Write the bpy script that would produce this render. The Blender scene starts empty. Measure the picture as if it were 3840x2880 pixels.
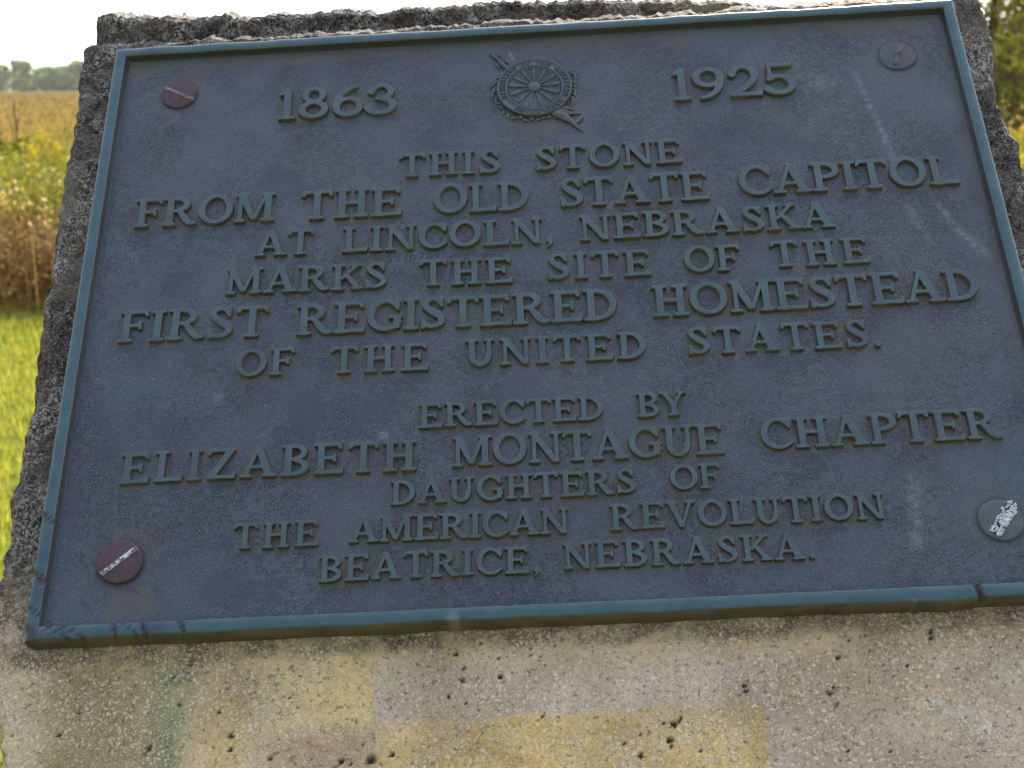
import bpy, bmesh, math, random
import numpy as np
from mathutils import Matrix, Vector
R_ = math.radians
random.seed(7)
rng = np.random.default_rng(11)
scene = bpy.context.scene
col = scene.collection

# ------------------------------------------------------------------ camera, sky, sun, exposure
CAMZ = 1.22
PITCH = 12.06
cam_d = bpy.data.cameras.new('camera')
cam = bpy.data.objects.new('camera', cam_d)
col.objects.link(cam)
cam.location = (0, 0, CAMZ)
cam.rotation_euler = (R_(90 - PITCH), 0, 0)
cam_d.sensor_width = 36.0
cam_d.lens = 36.0 * 5200 / 3840
cam_d.clip_start = 0.02
cam_d.clip_end = 5000
cam_d.dof.use_dof = True
cam_d.dof.focus_distance = 0.90
cam_d.dof.aperture_fstop = 17.0
scene.camera = cam
bpy.context.view_layer.update()

SUN_EL, SUN_AZ = 34.0, 17.0        # azimuth to the right of +Y (behind the stone)
w = bpy.data.worlds.new('World')
scene.world = w
w.use_nodes = True
wn = w.node_tree.nodes
sky = wn.new('ShaderNodeTexSky')
sky.sky_type = 'NISHITA'
sky.sun_disc = False
sky.sun_elevation = R_(SUN_EL)
sky.sun_rotation = R_(SUN_AZ)
sky.air_density = 1.0
sky.dust_density = 2.0
sky.ozone_density = 0.6
bg = wn['Background']
bg.inputs['Strength'].default_value = 0.15
# thin white cloud veil over the blue: thick towards the horizon and the sun, thinner overhead
def wnode(kind, **kw):
    x = wn.new(kind)
    for k_, v_ in kw.items(): setattr(x, k_, v_)
    return x
wl = w.node_tree.links
wtc = wnode('ShaderNodeTexCoord')
wsep = wnode('ShaderNodeSeparateXYZ'); wl.new(wtc.outputs['Generated'], wsep.inputs[0])
wcl = wnode('ShaderNodeTexNoise'); wl.new(wtc.outputs['Generated'], wcl.inputs['Vector'])
wcl.inputs['Scale'].default_value = 3.0; wcl.inputs['Detail'].default_value = 5
wz = wnode('ShaderNodeMapRange', interpolation_type='SMOOTHSTEP'); wl.new(wsep.outputs[2], wz.inputs[0])
wz.inputs[1].default_value = 0.05; wz.inputs[2].default_value = 0.75; wz.inputs[3].default_value = 0.95; wz.inputs[4].default_value = 0.35
wm = wnode('ShaderNodeMath', operation='MULTIPLY_ADD'); wl.new(wcl.outputs['Fac'], wm.inputs[0]); wm.inputs[1].default_value = 0.3
wl.new(wz.outputs[0], wm.inputs[2])
wm2 = wnode('ShaderNodeMath', operation='SUBTRACT', use_clamp=True); wl.new(wm.outputs[0], wm2.inputs[0]); wm2.inputs[1].default_value = 0.15
wd = wnode('ShaderNodeVectorMath', operation='DOT_PRODUCT'); wl.new(wtc.outputs['Generated'], wd.inputs[0])
wd.inputs[1].default_value = (math.sin(R_(SUN_AZ)), math.cos(R_(SUN_AZ)), 0.25)
wr_ = wnode('ShaderNodeMapRange', interpolation_type='SMOOTHSTEP'); wl.new(wd.outputs['Value'], wr_.inputs[0])
wr_.inputs[1].default_value = -0.6; wr_.inputs[2].default_value = 0.9; wr_.inputs[3].default_value = 1.5; wr_.inputs[4].default_value = 4.2
wcol = wnode('ShaderNodeVectorMath', operation='SCALE'); wcol.inputs[0].default_value = (1.0, 0.985, 0.97); wl.new(wr_.outputs[0], wcol.inputs['Scale'])
wmx = wnode('ShaderNodeMix', data_type='RGBA')
wl.new(wm2.outputs[0], wmx.inputs[0]); wl.new(sky.outputs['Color'], wmx.inputs[6]); wl.new(wcol.outputs[0], wmx.inputs[7])
wl.new(wmx.outputs[2], bg.inputs['Color'])

sun_d = bpy.data.lights.new('sun', 'SUN')
sun_d.energy = 2.7
sun_d.angle = R_(0.5)
sun_d.color = (1.0, 0.93, 0.80)
sun = bpy.data.objects.new('sun', sun_d)
col.objects.link(sun)
sdir = Vector((math.cos(R_(SUN_EL)) * math.sin(R_(SUN_AZ)), math.cos(R_(SUN_EL)) * math.cos(R_(SUN_AZ)), math.sin(R_(SUN_EL))))
sun.rotation_euler = sdir.to_track_quat('Z', 'Y').to_euler()

scene.view_settings.view_transform = 'Standard'
scene.view_settings.look = 'None'
scene.view_settings.exposure = 1.9
scene.view_settings.gamma = 1.0

# ------------------------------------------------------------------ plaque frame of reference
Rp = np.array([[0.998159, -0.026714, -0.054448], [0.050532, 0.862758, 0.503086], [0.033536, -0.504911, 0.86252]])
tp = np.array([0.01922, 0.065894, -0.894364])
Mp = Matrix.Identity(4)
for i in range(3):
    for j in range(3):
        Mp[i][j] = Rp[i, j]
    Mp[i][3] = tp[i]
PM = cam.matrix_world @ Mp          # plaque space: u right, v up the slope, n out of the face; n = 0 is the rim's front
PMn = np.array(PM)
PMi = np.array(PM.inverted())
CMn = np.array(cam.matrix_world)


def ray_hit_y(px, py, y):
    d = CMn[:3, :3] @ np.array([(px - 1920) / 5200.0, -(py - 1440) / 5200.0, -1.0])
    s = y / d[1]
    return CMn[:3, 3] + s * d


def to_world(P):
    return P @ PMn[:3, :3].T + PMn[:3, 3]


def to_local(P):
    return P @ PMi[:3, :3].T + PMi[:3, 3]


# ------------------------------------------------------------------ helpers
def tag(o, label=None, cat=None, group=None, kind=None):
    if label: o['label'] = label
    if cat: o['category'] = cat
    if group: o['group'] = group
    if kind: o['kind'] = kind
    return o


def link(name, me, mat=None, parent=None, matrix=None):
    o = bpy.data.objects.new(name, me)
    col.objects.link(o)
    if mat is not None and me is not None:
        if isinstance(mat, (list, tuple)):
            for m in mat: me.materials.append(m)
        else:
            me.materials.append(mat)
    if parent is not None: o.parent = parent
    if matrix is not None: o.matrix_world = matrix
    return o


def mesh_np(name, V, F=None, Q=None, smooth=False, attrs=None, matidx=None):
    """V (n,3); triangles F (m,3) and/or quads Q (k,4)"""
    me = bpy.data.meshes.new(name)
    V = np.asarray(V, dtype=np.float32)
    loops, starts, n = [], [], 0
    if Q is not None and len(Q):
        Q = np.asarray(Q, dtype=np.int32)
        loops.append(Q.ravel()); starts.append(np.arange(len(Q)) * 4); n = len(Q) * 4
    if F is not None and len(F):
        F = np.asarray(F, dtype=np.int32)
        loops.append(F.ravel()); starts.append(n + np.arange(len(F)) * 3)
    L = np.concatenate(loops).astype(np.int32)
    S = np.concatenate(starts).astype(np.int32)
    me.vertices.add(len(V)); me.vertices.foreach_set('co', V.ravel())
    me.loops.add(len(L)); me.loops.foreach_set('vertex_index', L)
    me.polygons.add(len(S)); me.polygons.foreach_set('loop_start', S)
    if smooth: me.polygons.foreach_set('use_smooth', np.ones(len(S), dtype=bool))
    if matidx is not None: me.polygons.foreach_set('material_index', np.asarray(matidx, dtype=np.int32))
    if attrs:
        for k, a in attrs.items():
            at = me.attributes.new(k, 'FLOAT_COLOR', 'POINT')
            c = np.ones((len(V), 4), dtype=np.float32)
            c[:, :a.shape[1]] = a
            at.data.foreach_set('color', c.ravel())
    me.update(calc_edges=True)
    me.validate()
    return me


def grid_quads(nr, nc, off=0):
    i = np.arange(nr - 1)[:, None] * nc + np.arange(nc - 1)[None, :]
    return np.stack([i, i + 1, i + nc + 1, i + nc], -1).reshape(-1, 4) + off


_tab = np.random.default_rng(5).random((256, 256)).astype(np.float32)


def vnoise(x, y):
    xi = np.floor(x).astype(int); yi = np.floor(y).astype(int)
    fx = x - xi; fy = y - yi
    fx = fx * fx * (3 - 2 * fx); fy = fy * fy * (3 - 2 * fy)
    a = _tab[xi & 255, yi & 255]; b = _tab[(xi + 1) & 255, yi & 255]
    c = _tab[xi & 255, (yi + 1) & 255]; d = _tab[(xi + 1) & 255, (yi + 1) & 255]
    return (a * (1 - fx) + b * fx) * (1 - fy) + (c * (1 - fx) + d * fx) * fy - 0.5


def fbm(x, y, o=4, g=0.5):
    s = 0; a = 1.0
    for k in range(o):
        s = s + a * vnoise(x + 17.3 * k, y - 9.1 * k)
        x = x * 2.03; y = y * 2.03; a *= g
    return s


def sstep(a, b, x):
    t = np.clip((x - a) / (b - a), 0, 1)
    return t * t * (3 - 2 * t)


def seg_dist(X, Y, x0, y0, x1, y1):
    dx, dy = x1 - x0, y1 - y0
    t = np.clip(((X - x0) * dx + (Y - y0) * dy) / (dx * dx + dy * dy + 1e-12), 0, 1)
    return np.hypot(X - x0 - t * dx, Y - y0 - t * dy), t


# ------------------------------------------------------------------ node helpers
class NT:
    def __init__(self, name):
        self.m = bpy.data.materials.new(name)
        self.m.use_nodes = True
        self.t = self.m.node_tree
        self.b = self.t.nodes['Principled BSDF']
        self.out = self.t.nodes['Material Output']

    def n(self, kind, **kw):
        x = self.t.nodes.new(kind)
        for k, v in kw.items(): setattr(x, k, v)
        return x

    def l(self, a, b): self.t.links.new(a, b)

    def val(self, sock, v):
        if hasattr(v, 'is_linked') or isinstance(v, bpy.types.NodeSocket): self.l(v, sock)
        else: sock.default_value = v

    def math(self, op, a, b=0.0, c=0.0, clamp=False):
        x = self.n('ShaderNodeMath', operation=op, use_clamp=clamp)
        self.val(x.inputs[0], a); self.val(x.inputs[1], b); self.val(x.inputs[2], c)
        return x.outputs[0]

    def vmath(self, op, a, b=(0, 0, 0)):
        x = self.n('ShaderNodeVectorMath', operation=op)
        self.val(x.inputs[0], a)
        if op == 'SCALE': self.val(x.inputs['Scale'], b)
        else: self.val(x.inputs[1], b)
        return x.outputs['Value'] if op in ('LENGTH', 'DOT_PRODUCT', 'DISTANCE') else x.outputs[0]

    def mix(self, f, a, b, blend='MIX'):
        x = self.n('ShaderNodeMix', data_type='RGBA', blend_type=blend)
        self.val(x.inputs[0], f)
        for s, v in ((x.inputs[6], a), (x.inputs[7], b)):
            if isinstance(v, bpy.types.NodeSocket): self.l(v, s)
            else: s.default_value = (*v[:3], 1)
        return x.outputs[2]

    def ramp(self, v, a, b, to0=0.0, to1=1.0, smooth=True):
        x = self.n('ShaderNodeMapRange', interpolation_type='SMOOTHSTEP' if smooth else 'LINEAR', clamp=True)
        self.val(x.inputs[0], v)
        x.inputs[1].default_value = a; x.inputs[2].default_value = b
        x.inputs[3].default_value = to0; x.inputs[4].default_value = to1
        return x.outputs[0]

    def noise(self, vec, scale, detail=4, rough=0.55, dist=0.0, color=False):
        x = self.n('ShaderNodeTexNoise')
        self.l(vec, x.inputs['Vector'])
        x.inputs['Scale'].default_value = scale; x.inputs['Detail'].default_value = detail
        x.inputs['Roughness'].default_value = rough; x.inputs['Distortion'].default_value = dist
        return x.outputs['Color' if color else 'Fac']

    def voro(self, vec, scale, feature='F1', rand=1.0, dim='3D'):
        x = self.n('ShaderNodeTexVoronoi', feature=feature, voronoi_dimensions=dim)
        self.l(vec, x.inputs['Vector'])
        x.inputs['Scale'].default_value = scale; x.inputs['Randomness'].default_value = rand
        return x

    def obj(self): return self.n('ShaderNodeTexCoord').outputs['Object']

    def bump(self, h, strength, dist, prev=None):
        x = self.n('ShaderNodeBump')
        x.inputs['Strength'].default_value = strength; x.inputs['Distance'].default_value = dist
        self.l(h, x.inputs['Height'])
        if prev is not None: self.l(prev, x.inputs['Normal'])
        return x.outputs[0]

    def sep(self, v):
        x = self.n('ShaderNodeSeparateXYZ'); self.l(v, x.inputs[0]); return x.outputs

    def comb(self, a, b, c):
        x = self.n('ShaderNodeCombineXYZ')
        for i, v in enumerate((a, b, c)): self.val(x.inputs[i], v)
        return x.outputs[0]

    def attr(self, name):
        x = self.n('ShaderNodeAttribute', attribute_name=name)
        s = self.n('ShaderNodeSeparateColor'); self.l(x.outputs['Color'], s.inputs[0])
        return x.outputs['Color'], s.outputs

    def done(self, colr=None, rough=None, normal=None, spec=None):
        for k, v in (('Base Color', colr), ('Roughness', rough), ('Normal', normal), ('Specular IOR Level', spec)):
            if v is None: continue
            s = self.b.inputs[k]
            if isinstance(v, bpy.types.NodeSocket): self.l(v, s)
            else: s.default_value = (*v[:3], 1) if k == 'Base Color' else v
        return self.m

    def grains(self, vec, scale, ax, ay, soft=0.25):
        """randomly turned oval grains in the u,v plane; returns mask 0..1 and the cell's random colour"""
        v = self.voro(vec, scale, rand=1.0, dim='2D')
        d = self.vmath('SUBTRACT', vec, v.outputs['Position'])
        s = self.sep(d)
        c = self.n('ShaderNodeSeparateColor'); self.l(v.outputs['Color'], c.inputs[0])
        a = self.math('MULTIPLY', c.outputs[0], 6.283)
        co = self.math('COSINE', a); si = self.math('SINE', a)
        x = self.math('ADD', self.math('MULTIPLY', s[0], co), self.math('MULTIPLY', s[1], si))
        y = self.math('SUBTRACT', self.math('MULTIPLY', s[1], co), self.math('MULTIPLY', s[0], si))
        size = self.math('MULTIPLY_ADD', c.outputs[1], 0.9, 0.45)
        x = self.math('DIVIDE', self.math('MULTIPLY', x, scale / ax), size)
        y = self.math('DIVIDE', self.math('MULTIPLY', y, scale / ay), size)
        r = self.math('SQRT', self.math('ADD', self.math('MULTIPLY', x, x), self.math('MULTIPLY', y, y)))
        return self.ramp(r, 1.0 + soft, 1.0 - soft), self.ramp(r, 1.7, 1.0), c.outputs


# ------------------------------------------------------------------ materials
def mat_plate():
    t = NT('patinated bronze field')
    P = t.obj()
    ac, a = t.attr('wear')
    n1 = t.noise(P, 9, 4, 0.6, 0.4); n2 = t.noise(P, 26, 4, 0.6); n3 = t.noise(P, 760, 2, 0.6)
    c = t.mix(t.ramp(n1, 0.38, 0.62), (0.040, 0.048, 0.066), (0.047, 0.064, 0.080))
    c = t.mix(t.math('MULTIPLY', t.ramp(n2, 0.52, 0.68), 0.45), c, (0.034, 0.034, 0.056))
    c = t.mix(t.math('MULTIPLY', t.ramp(t.noise(P, 6, 3), 0.5, 0.7), 0.5), c, (0.060, 0.060, 0.073))
    # pebbled casting: dark pits and pale specks
    v = t.voro(P, 800, rand=1.0, dim='2D')
    dots = t.ramp(v.outputs['Distance'], 0.46, 0.28)
    gate = t.ramp(t.noise(P, 260, 2), 0.40, 0.56)
    gate2 = t.math('MULTIPLY', gate, t.ramp(t.noise(P, 16, 3), 0.36, 0.58))
    dk = t.math('MULTIPLY', dots, gate2)
    c = t.mix(t.math('MULTIPLY', dk, 0.92), c, (0.010, 0.011, 0.018))
    c = t.mix(t.math('MULTIPLY', t.ramp(n3, 0.54, 0.70), 0.5), c, (0.125, 0.140, 0.155))
    c = t.mix(t.math('MULTIPLY', t.ramp(t.noise(P, 900, 1), 0.66, 0.74), 0.6), c, (0.22, 0.23, 0.25))
    br = t.math('MULTIPLY', a[0], t.ramp(t.noise(P, 130, 3, 0.65), 0.3, 0.6, 0.45, 1.0))
    c = t.mix(br, c, (0.084, 0.074, 0.048))
    c = t.mix(t.math('MULTIPLY', a[1], t.ramp(t.noise(P, 240, 3, 0.7), 0.36, 0.66, 0.1, 1.0)), c, (0.21, 0.225, 0.235))
    c = t.mix(t.math('MULTIPLY', a[2], 0.8), c, (0.026, 0.030, 0.055))
    h = t.math('ADD', t.math('MULTIPLY', dk, -1.0), t.math('MULTIPLY', t.noise(P, 560, 3, 0.6), 1.3))
    nrm = t.bump(h, 0.55, 0.0007)
    rough = t.ramp(n2, 0.35, 0.65, 0.42, 0.6)
    return t.done(c, rough, nrm, 0.5)


def mat_teal(name, c0, c1, side):
    """worn blue-green verdigris on the raised tops, olive-brown flanks: patina with ground reflection and shade painted in"""
    t = NT(name)
    P = t.obj()
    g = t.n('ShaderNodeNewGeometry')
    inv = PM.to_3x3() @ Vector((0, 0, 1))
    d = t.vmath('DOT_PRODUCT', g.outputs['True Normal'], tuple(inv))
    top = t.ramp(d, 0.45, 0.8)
    n1 = t.noise(P, 45, 4, 0.65); n2 = t.noise(P, 500, 3, 0.65)
    c = t.mix(t.ramp(n1, 0.35, 0.65), c0, c1)
    c = t.mix(t.math('MULTIPLY', t.ramp(n2, 0.5, 0.75), 0.45), c, tuple(x * 0.55 for x in c0))
    c = t.mix(t.math('MULTIPLY', t.ramp(t.noise(P, 800, 1), 0.66, 0.76), 0.35), c, (0.2, 0.24, 0.25))
    sd = t.mix(t.ramp(n1, 0.4, 0.62), side, tuple(x * 0.6 for x in side))  # flank brown carries reflected ground and shade as well as patina
    ac, a = t.attr('wear')
    sd = t.mix(a[2], sd, (0.028, 0.027, 0.028))
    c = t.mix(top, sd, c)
    c = t.mix(a[0], c, (0.022, 0.026, 0.034))
    c = t.mix(a[1], c, (0.20, 0.24, 0.24))
    nrm = t.bump(t.noise(P, 380, 3, 0.6), 0.35, 0.0006)
    return t.done(c, t.ramp(n2, 0.3, 0.7, 0.36, 0.5), nrm, 0.5)


def mat_simple(name, c0, c1, scale, rough=0.6, bump=0.3, bd=0.0005, spec=0.4):
    t = NT(name)
    P = t.obj()
    n1 = t.noise(P, scale, 5, 0.65)
    c = t.mix(t.ramp(n1, 0.35, 0.65), c0, c1)
    return t.done(c, rough, t.bump(t.noise(P, scale * 3, 3), bump, bd), spec)


def mat_stone():
    t = NT('fossil limestone')
    P = t.obj()
    s = t.sep(P)
    u, v = s[0], s[1]
    wob = t.noise(P, 55, 3, 0.6)
    wobv = t.math('MULTIPLY_ADD', wob, 0.010, -0.005)
    wu = t.math('ADD', u, wobv)
    wv = t.math('ADD', v, t.math('MULTIPLY_ADD', t.noise(P, 38, 3, 0.6), 0.012, -0.006))
    fu = t.math('ADD', u, t.math('MULTIPLY_ADD', wob, 0.006, -0.003))   # nearly straight stain borders
    fv = t.math('ADD', v, t.math('MULTIPLY_ADD', t.noise(P, 33, 4, 0.6), 0.010, -0.005))

    def band(x, a, b, e):
        return t.math('MULTIPLY', t.ramp(x, a - e, a + e), t.ramp(x, b + e, b - e))
    n1 = t.noise(P, 22, 5, 0.6); n2 = t.noise(P, 60, 4, 0.65)
    keepv = t.ramp(v, -0.40, -0.335)
    tan = t.mix(t.ramp(n1, 0.35, 0.65), (0.450, 0.320, 0.168), (0.520, 0.385, 0.220))
    tan = t.mix(t.math('MULTIPLY', t.ramp(n2, 0.5, 0.7), 0.5), tan, (0.32, 0.225, 0.13))
    mauve = t.mix(t.ramp(n1, 0.35, 0.65), (0.410, 0.305, 0.235), (0.465, 0.362, 0.290))
    ochre = t.mix(t.ramp(n2, 0.35, 0.65), (0.500, 0.315, 0.098), (0.560, 0.380, 0.150))
    c = tan
    # grey-mauve weathered part to the right of the seam
    c = t.mix(t.math('MULTIPLY', t.ramp(fu, -0.1080, -0.1035), t.math('MULTIPLY', t.ramp(wv, -0.228, -0.262), t.ramp(n1, 0.30, 0.52, 0.55, 1.0))), c, mauve)
    right = t.math('MULTIPLY', t.ramp(wu, 0.08, 0.20), t.ramp(n1, 0.42, 0.6))
    c = t.mix(t.math('MULTIPLY', right, 0.35), c, (0.29, 0.24, 0.16))
    # ochre block with crisp top and right borders (top border slightly tilted)
    topv = t.math('SUBTRACT', fv, t.math('MULTIPLY', u, 0.014))
    oc = t.math('MULTIPLY', t.ramp(topv, -0.2755, -0.2805), t.math('MULTIPLY', t.ramp(fu, -0.1075, -0.1010), t.ramp(fu, 0.1135, 0.1085)))
    c = t.mix(t.math('MULTIPLY', oc, t.ramp(n1, 0.34, 0.58, 0.5, 1.0)), c, ochre)
    # yellow patch left of the seam, pale centre, pinkish foot
    yl = t.math('MULTIPLY', band(fu, -0.150, -0.1062, 0.002), band(wv, -0.300, -0.237, 0.004))
    c = t.mix(t.math('MULTIPLY', t.ramp(fu, -0.185, -0.112), t.math('MULTIPLY', t.ramp(fu, -0.1040, -0.1080), band(wv, -0.282, -0.2355, 0.0045))), c, (0.54, 0.375, 0.165))
    c = t.mix(t.math('MULTIPLY', band(wu, -0.165, -0.108, 0.016), t.ramp(wv, -0.272, -0.292)), c, (0.34, 0.22, 0.135))
    c = t.mix(t.math('MULTIPLY', band(wu, -0.205, -0.175, 0.012), t.ramp(wv, -0.25, -0.27, 0, 0.7)), c, (0.44, 0.295, 0.11))
    # algae stripe and olive part at the left
    c = t.mix(t.math('MULTIPLY', t.math('MULTIPLY', band(wu, -0.300, -0.222, 0.02), t.ramp(wv, -0.226, -0.245)), 0.75), c, (0.235, 0.180, 0.078))
    gs = t.math('MULTIPLY', band(wu, -0.2330, -0.2095, 0.009), t.ramp(wv, -0.226, -0.246))
    c = t.mix(t.math('MULTIPLY', gs, t.ramp(n2, 0.3, 0.6, 0.45, 0.95)), c, (0.160, 0.172, 0.075))
    c = t.mix(t.math('MULTIPLY', t.ramp(wu, -0.285, -0.315), t.ramp(n2, 0.3, 0.6, 0.2, 0.7)), c, (0.41, 0.34, 0.26))
    c = t.mix(keepv, tan, c)
    # greenish right shoulder under the plaque
    c = t.mix(t.math('MULTIPLY', t.math('MULTIPLY', t.ramp(wu, 0.14, 0.22), t.ramp(wv, -0.262, -0.238)), 0.5), c, (0.20, 0.19, 0.10))
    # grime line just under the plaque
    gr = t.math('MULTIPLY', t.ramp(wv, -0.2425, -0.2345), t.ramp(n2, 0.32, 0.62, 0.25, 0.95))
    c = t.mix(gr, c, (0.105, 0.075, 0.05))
    # white lichen marks
    for (a, b, ra, rb, k) in ((0.207, -0.284, 0.017, 0.0065, 0.9), (0.2225, -0.2925, 0.013, 0.0075, 0.9), (0.250, -0.262, 0.012, 0.010, 0.6)):
        dx = t.math('DIVIDE', t.math('SUBTRACT', wu, a), ra); dy = t.math('DIVIDE', t.math('SUBTRACT', wv, b), rb)
        r = t.math('ADD', t.math('MULTIPLY', dx, dx), t.math('MULTIPLY', dy, dy))
        c = t.mix(t.math('MULTIPLY', t.ramp(r, 1.3, 0.3), t.ramp(t.noise(P, 170, 3, 0.7), 0.46, 0.58, 0.0, k)), c, (0.52, 0.50, 0.42))
    # dark weathered crust of the upper stone
    crust_edge = t.math('ADD', v, t.math('MULTIPLY_ADD', n2, 0.07, -0.035))
    cr = t.ramp(crust_edge, -0.218, -0.168)
    cn = t.noise(P, 62, 5, 0.72)
    dark = t.mix(t.ramp(cn, 0.44, 0.60), (0.012, 0.008, 0.006), (0.062, 0.051, 0.042))
    dark = t.mix(t.math('MULTIPLY', t.ramp(t.noise(P, 14, 3), 0.5, 0.66), 0.45), dark, (0.120, 0.095, 0.068))
    dark = t.mix(t.math('MULTIPLY', t.math('MULTIPLY', t.ramp(u, -0.02, 0.16), t.ramp(v, 0.235, 0.26)), 0.55), dark, (0.20, 0.155, 0.095))  # lighter tan at the upper right paints in the sunlit stone top
    c = t.mix(cr, c, dark)
    soil = t.ramp(t.noise(P, 17, 5, 0.62), 0.33, 0.62, 0.88, 1.36)
    c = t.mix(1.0, c, t.comb(soil, t.math('MULTIPLY', t.math('POWER', soil, 1.1), 0.97), t.math('MULTIPLY', t.math('POWER', soil, 1.25), 0.88)), 'MULTIPLY')
    # fossil grains: three sizes of turned ovals, with darker cement round them
    pv = t.vmath('ADD', P, t.vmath('SCALE', t.vmath('SUBTRACT', t.noise(P, 240, 3, color=True), (0.5, 0.5, 0.5)), 0.005))
    g1, h1, c1 = t.grains(pv, 290, 0.46, 0.25)
    off = t.vmath('ADD', pv, (0.337, 0.711, 0))
    g2, h2, c2 = t.grains(off, 520, 0.48, 0.27)
    off3 = t.vmath('ADD', pv, (0.137, 0.411, 0))
    g3, h3, c3 = t.grains(off3, 720, 0.50, 0.30)
    pop = t.ramp(t.noise(P, 30, 3), 0.40, 0.62)
    k1 = t.math('MULTIPLY', t.math('GREATER_THAN', c1[2], 0.45), pop)
    k2 = t.math('MULTIPLY', t.math('GREATER_THAN', c2[2], 0.42), t.ramp(t.noise(P, 45, 3), 0.3, 0.56))
    k3 = t.math('GREATER_THAN', c3[2], 0.40)
    m1 = t.math('MULTIPLY', g1, k1); m2 = t.math('MULTIPLY', g2, k2); m3 = t.math('MULTIPLY', g3, k3)
    pk = t.math('SUBTRACT', 1.0, t.math('MULTIPLY', cr, t.ramp(t.noise(P, 36, 4, 0.6), 0.56, 0.46, 0.0, 0.85)))
    m1 = t.math('MULTIPLY', m1, pk); m2 = t.math('MULTIPLY', m2, pk); m3 = t.math('MULTIPLY', m3, pk)
    lightc = t.mix(cr, t.mix(0.62, c, (0.74, 0.63, 0.44)), t.mix(0.9, c, (0.46, 0.42, 0.38)))
    rim = t.mix(0.40, c, (0.08, 0.055, 0.032))
    c = t.mix(t.math('MULTIPLY', t.math('MULTIPLY', h3, k3), 0.35), c, rim)
    c = t.mix(t.math('MULTIPLY', m3, 0.45), c, lightc)
    c = t.mix(t.math('MULTIPLY', t.math('MULTIPLY', h2, k2), 0.42), c, rim)
    c = t.mix(t.math('MULTIPLY', m2, 0.75), c, lightc)
    c = t.mix(t.math('MULTIPLY', t.math('MULTIPLY', h1, k1), 0.42), c, rim)
    c = t.mix(t.math('MULTIPLY', m1, 0.85), c, lightc)
    off4 = t.vmath('ADD', pv, (0.517, 0.233, 0))
    g4, h4, c4 = t.grains(off4, 340, 0.27, 0.23)
    m4 = t.math('MULTIPLY', t.math('MULTIPLY', g4, t.math('GREATER_THAN', c4[2], 0.35)), t.ramp(t.noise(P, 26, 3), 0.38, 0.58))
    m4 = t.math('MULTIPLY', m4, t.math('SUBTRACT', 1.0, cr))
    c = t.mix(t.math('MULTIPLY', m4, 0.62), c, t.mix(0.75, c, (0.86, 0.77, 0.58)))
    fl = t.math('MULTIPLY', t.math('MULTIPLY', cr, pk), t.ramp(t.noise(P, 250, 3, 0.6, 0.6), 0.57, 0.63))
    c = t.mix(t.math('MULTIPLY', fl, 0.8), c, (0.36, 0.33, 0.30))
    # dirt in the small holes
    fine = t.noise(P, 330, 3, 0.7)
    c = t.mix(t.math('MULTIPLY', t.ramp(fine, 0.46, 0.30), 0.75), c, (0.09, 0.062, 0.036))
    c = t.mix(t.math('MULTIPLY', t.ramp(t.noise(P, 620, 3, 0.75), 0.54, 0.68), t.math('MULTIPLY_ADD', cr, 0.15, 0.55)), c, t.mix(cr, (0.66, 0.56, 0.40), (0.34, 0.32, 0.30)))
    ac, a = t.attr('wear')
    c = t.mix(t.math('MULTIPLY', a[0], 0.93), c, (0.018, 0.012, 0.008))
    h = t.math('ADD', t.math('MULTIPLY', m1, 0.9), t.math('ADD', t.math('MULTIPLY', m2, 0.6), t.math('ADD', t.math('MULTIPLY', m3, 0.35), t.math('MULTIPLY', fine, 1.2))))
    nrm = t.bump(h, 0.8, 0.0011)
    return t.done(c, 0.85, nrm, 0.25)


def mat_leaf(name, trans=0.5, attr='tint', boost=1.0):
    t = NT(name)
    ac, a = t.attr(attr)
    t.l(ac, t.b.inputs['Base Color'])
    t.b.inputs['Roughness'].default_value = 0.7
    t.b.inputs['Specular IOR Level'].default_value = 0.0
    tr = t.n('ShaderNodeBsdfTranslucent')
    cc = t.mix(1.0, ac, (1.2 * boost, 1.15 * boost, 0.8 * boost), 'MULTIPLY')
    t.l(cc, tr.inputs['Color'])
    mx = t.n('ShaderNodeMixShader'); mx.inputs[0].default_value = trans
    t.l(t.b.outputs[0], mx.inputs[1]); t.l(tr.outputs[0], mx.inputs[2])
    t.l(mx.outputs[0], t.out.inputs['Surface'])
    return t.m


M_plate = mat_plate()
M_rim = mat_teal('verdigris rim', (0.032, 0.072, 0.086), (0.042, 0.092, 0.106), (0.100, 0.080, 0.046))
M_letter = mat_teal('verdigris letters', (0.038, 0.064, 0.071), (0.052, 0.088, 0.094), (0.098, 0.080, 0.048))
M_emblem = mat_teal('patinated emblem', (0.043, 0.056, 0.068), (0.055, 0.071, 0.081), (0.070, 0.068, 0.058))
M_wreath = mat_simple('brown patina', (0.062, 0.068, 0.062), (0.105, 0.100, 0.080), 160, 0.55, 0.5)
M_stone = mat_stone()
M_rust = mat_simple('oxidised red copper', (0.052, 0.025, 0.029), (0.078, 0.036, 0.040), 120, 0.5, 0.25)
M_greyscrew = mat_simple('dull brown bronze', (0.046, 0.053, 0.063), (0.064, 0.070, 0.080), 90, 0.5, 0.3)
M_olive = mat_simple('olive bronze', (0.060, 0.075, 0.078), (0.095, 0.100, 0.092), 90, 0.5, 0.4)
M_crud = mat_simple('white mineral crust', (0.36, 0.34, 0.36), (0.74, 0.72, 0.76), 420, 0.8, 0.8, 0.001)
M_dark = mat_simple('dark groove', (0.012, 0.011, 0.012), (0.03, 0.025, 0.024), 200, 0.7)
M_pinkish = mat_simple('broken pinkish metal', (0.085, 0.070, 0.070), (0.15, 0.125, 0.122), 260, 0.6, 0.5)

# ------------------------------------------------------------------ Roman letters from brush strokes -> contours -> raised mesh
GS = 64


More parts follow.
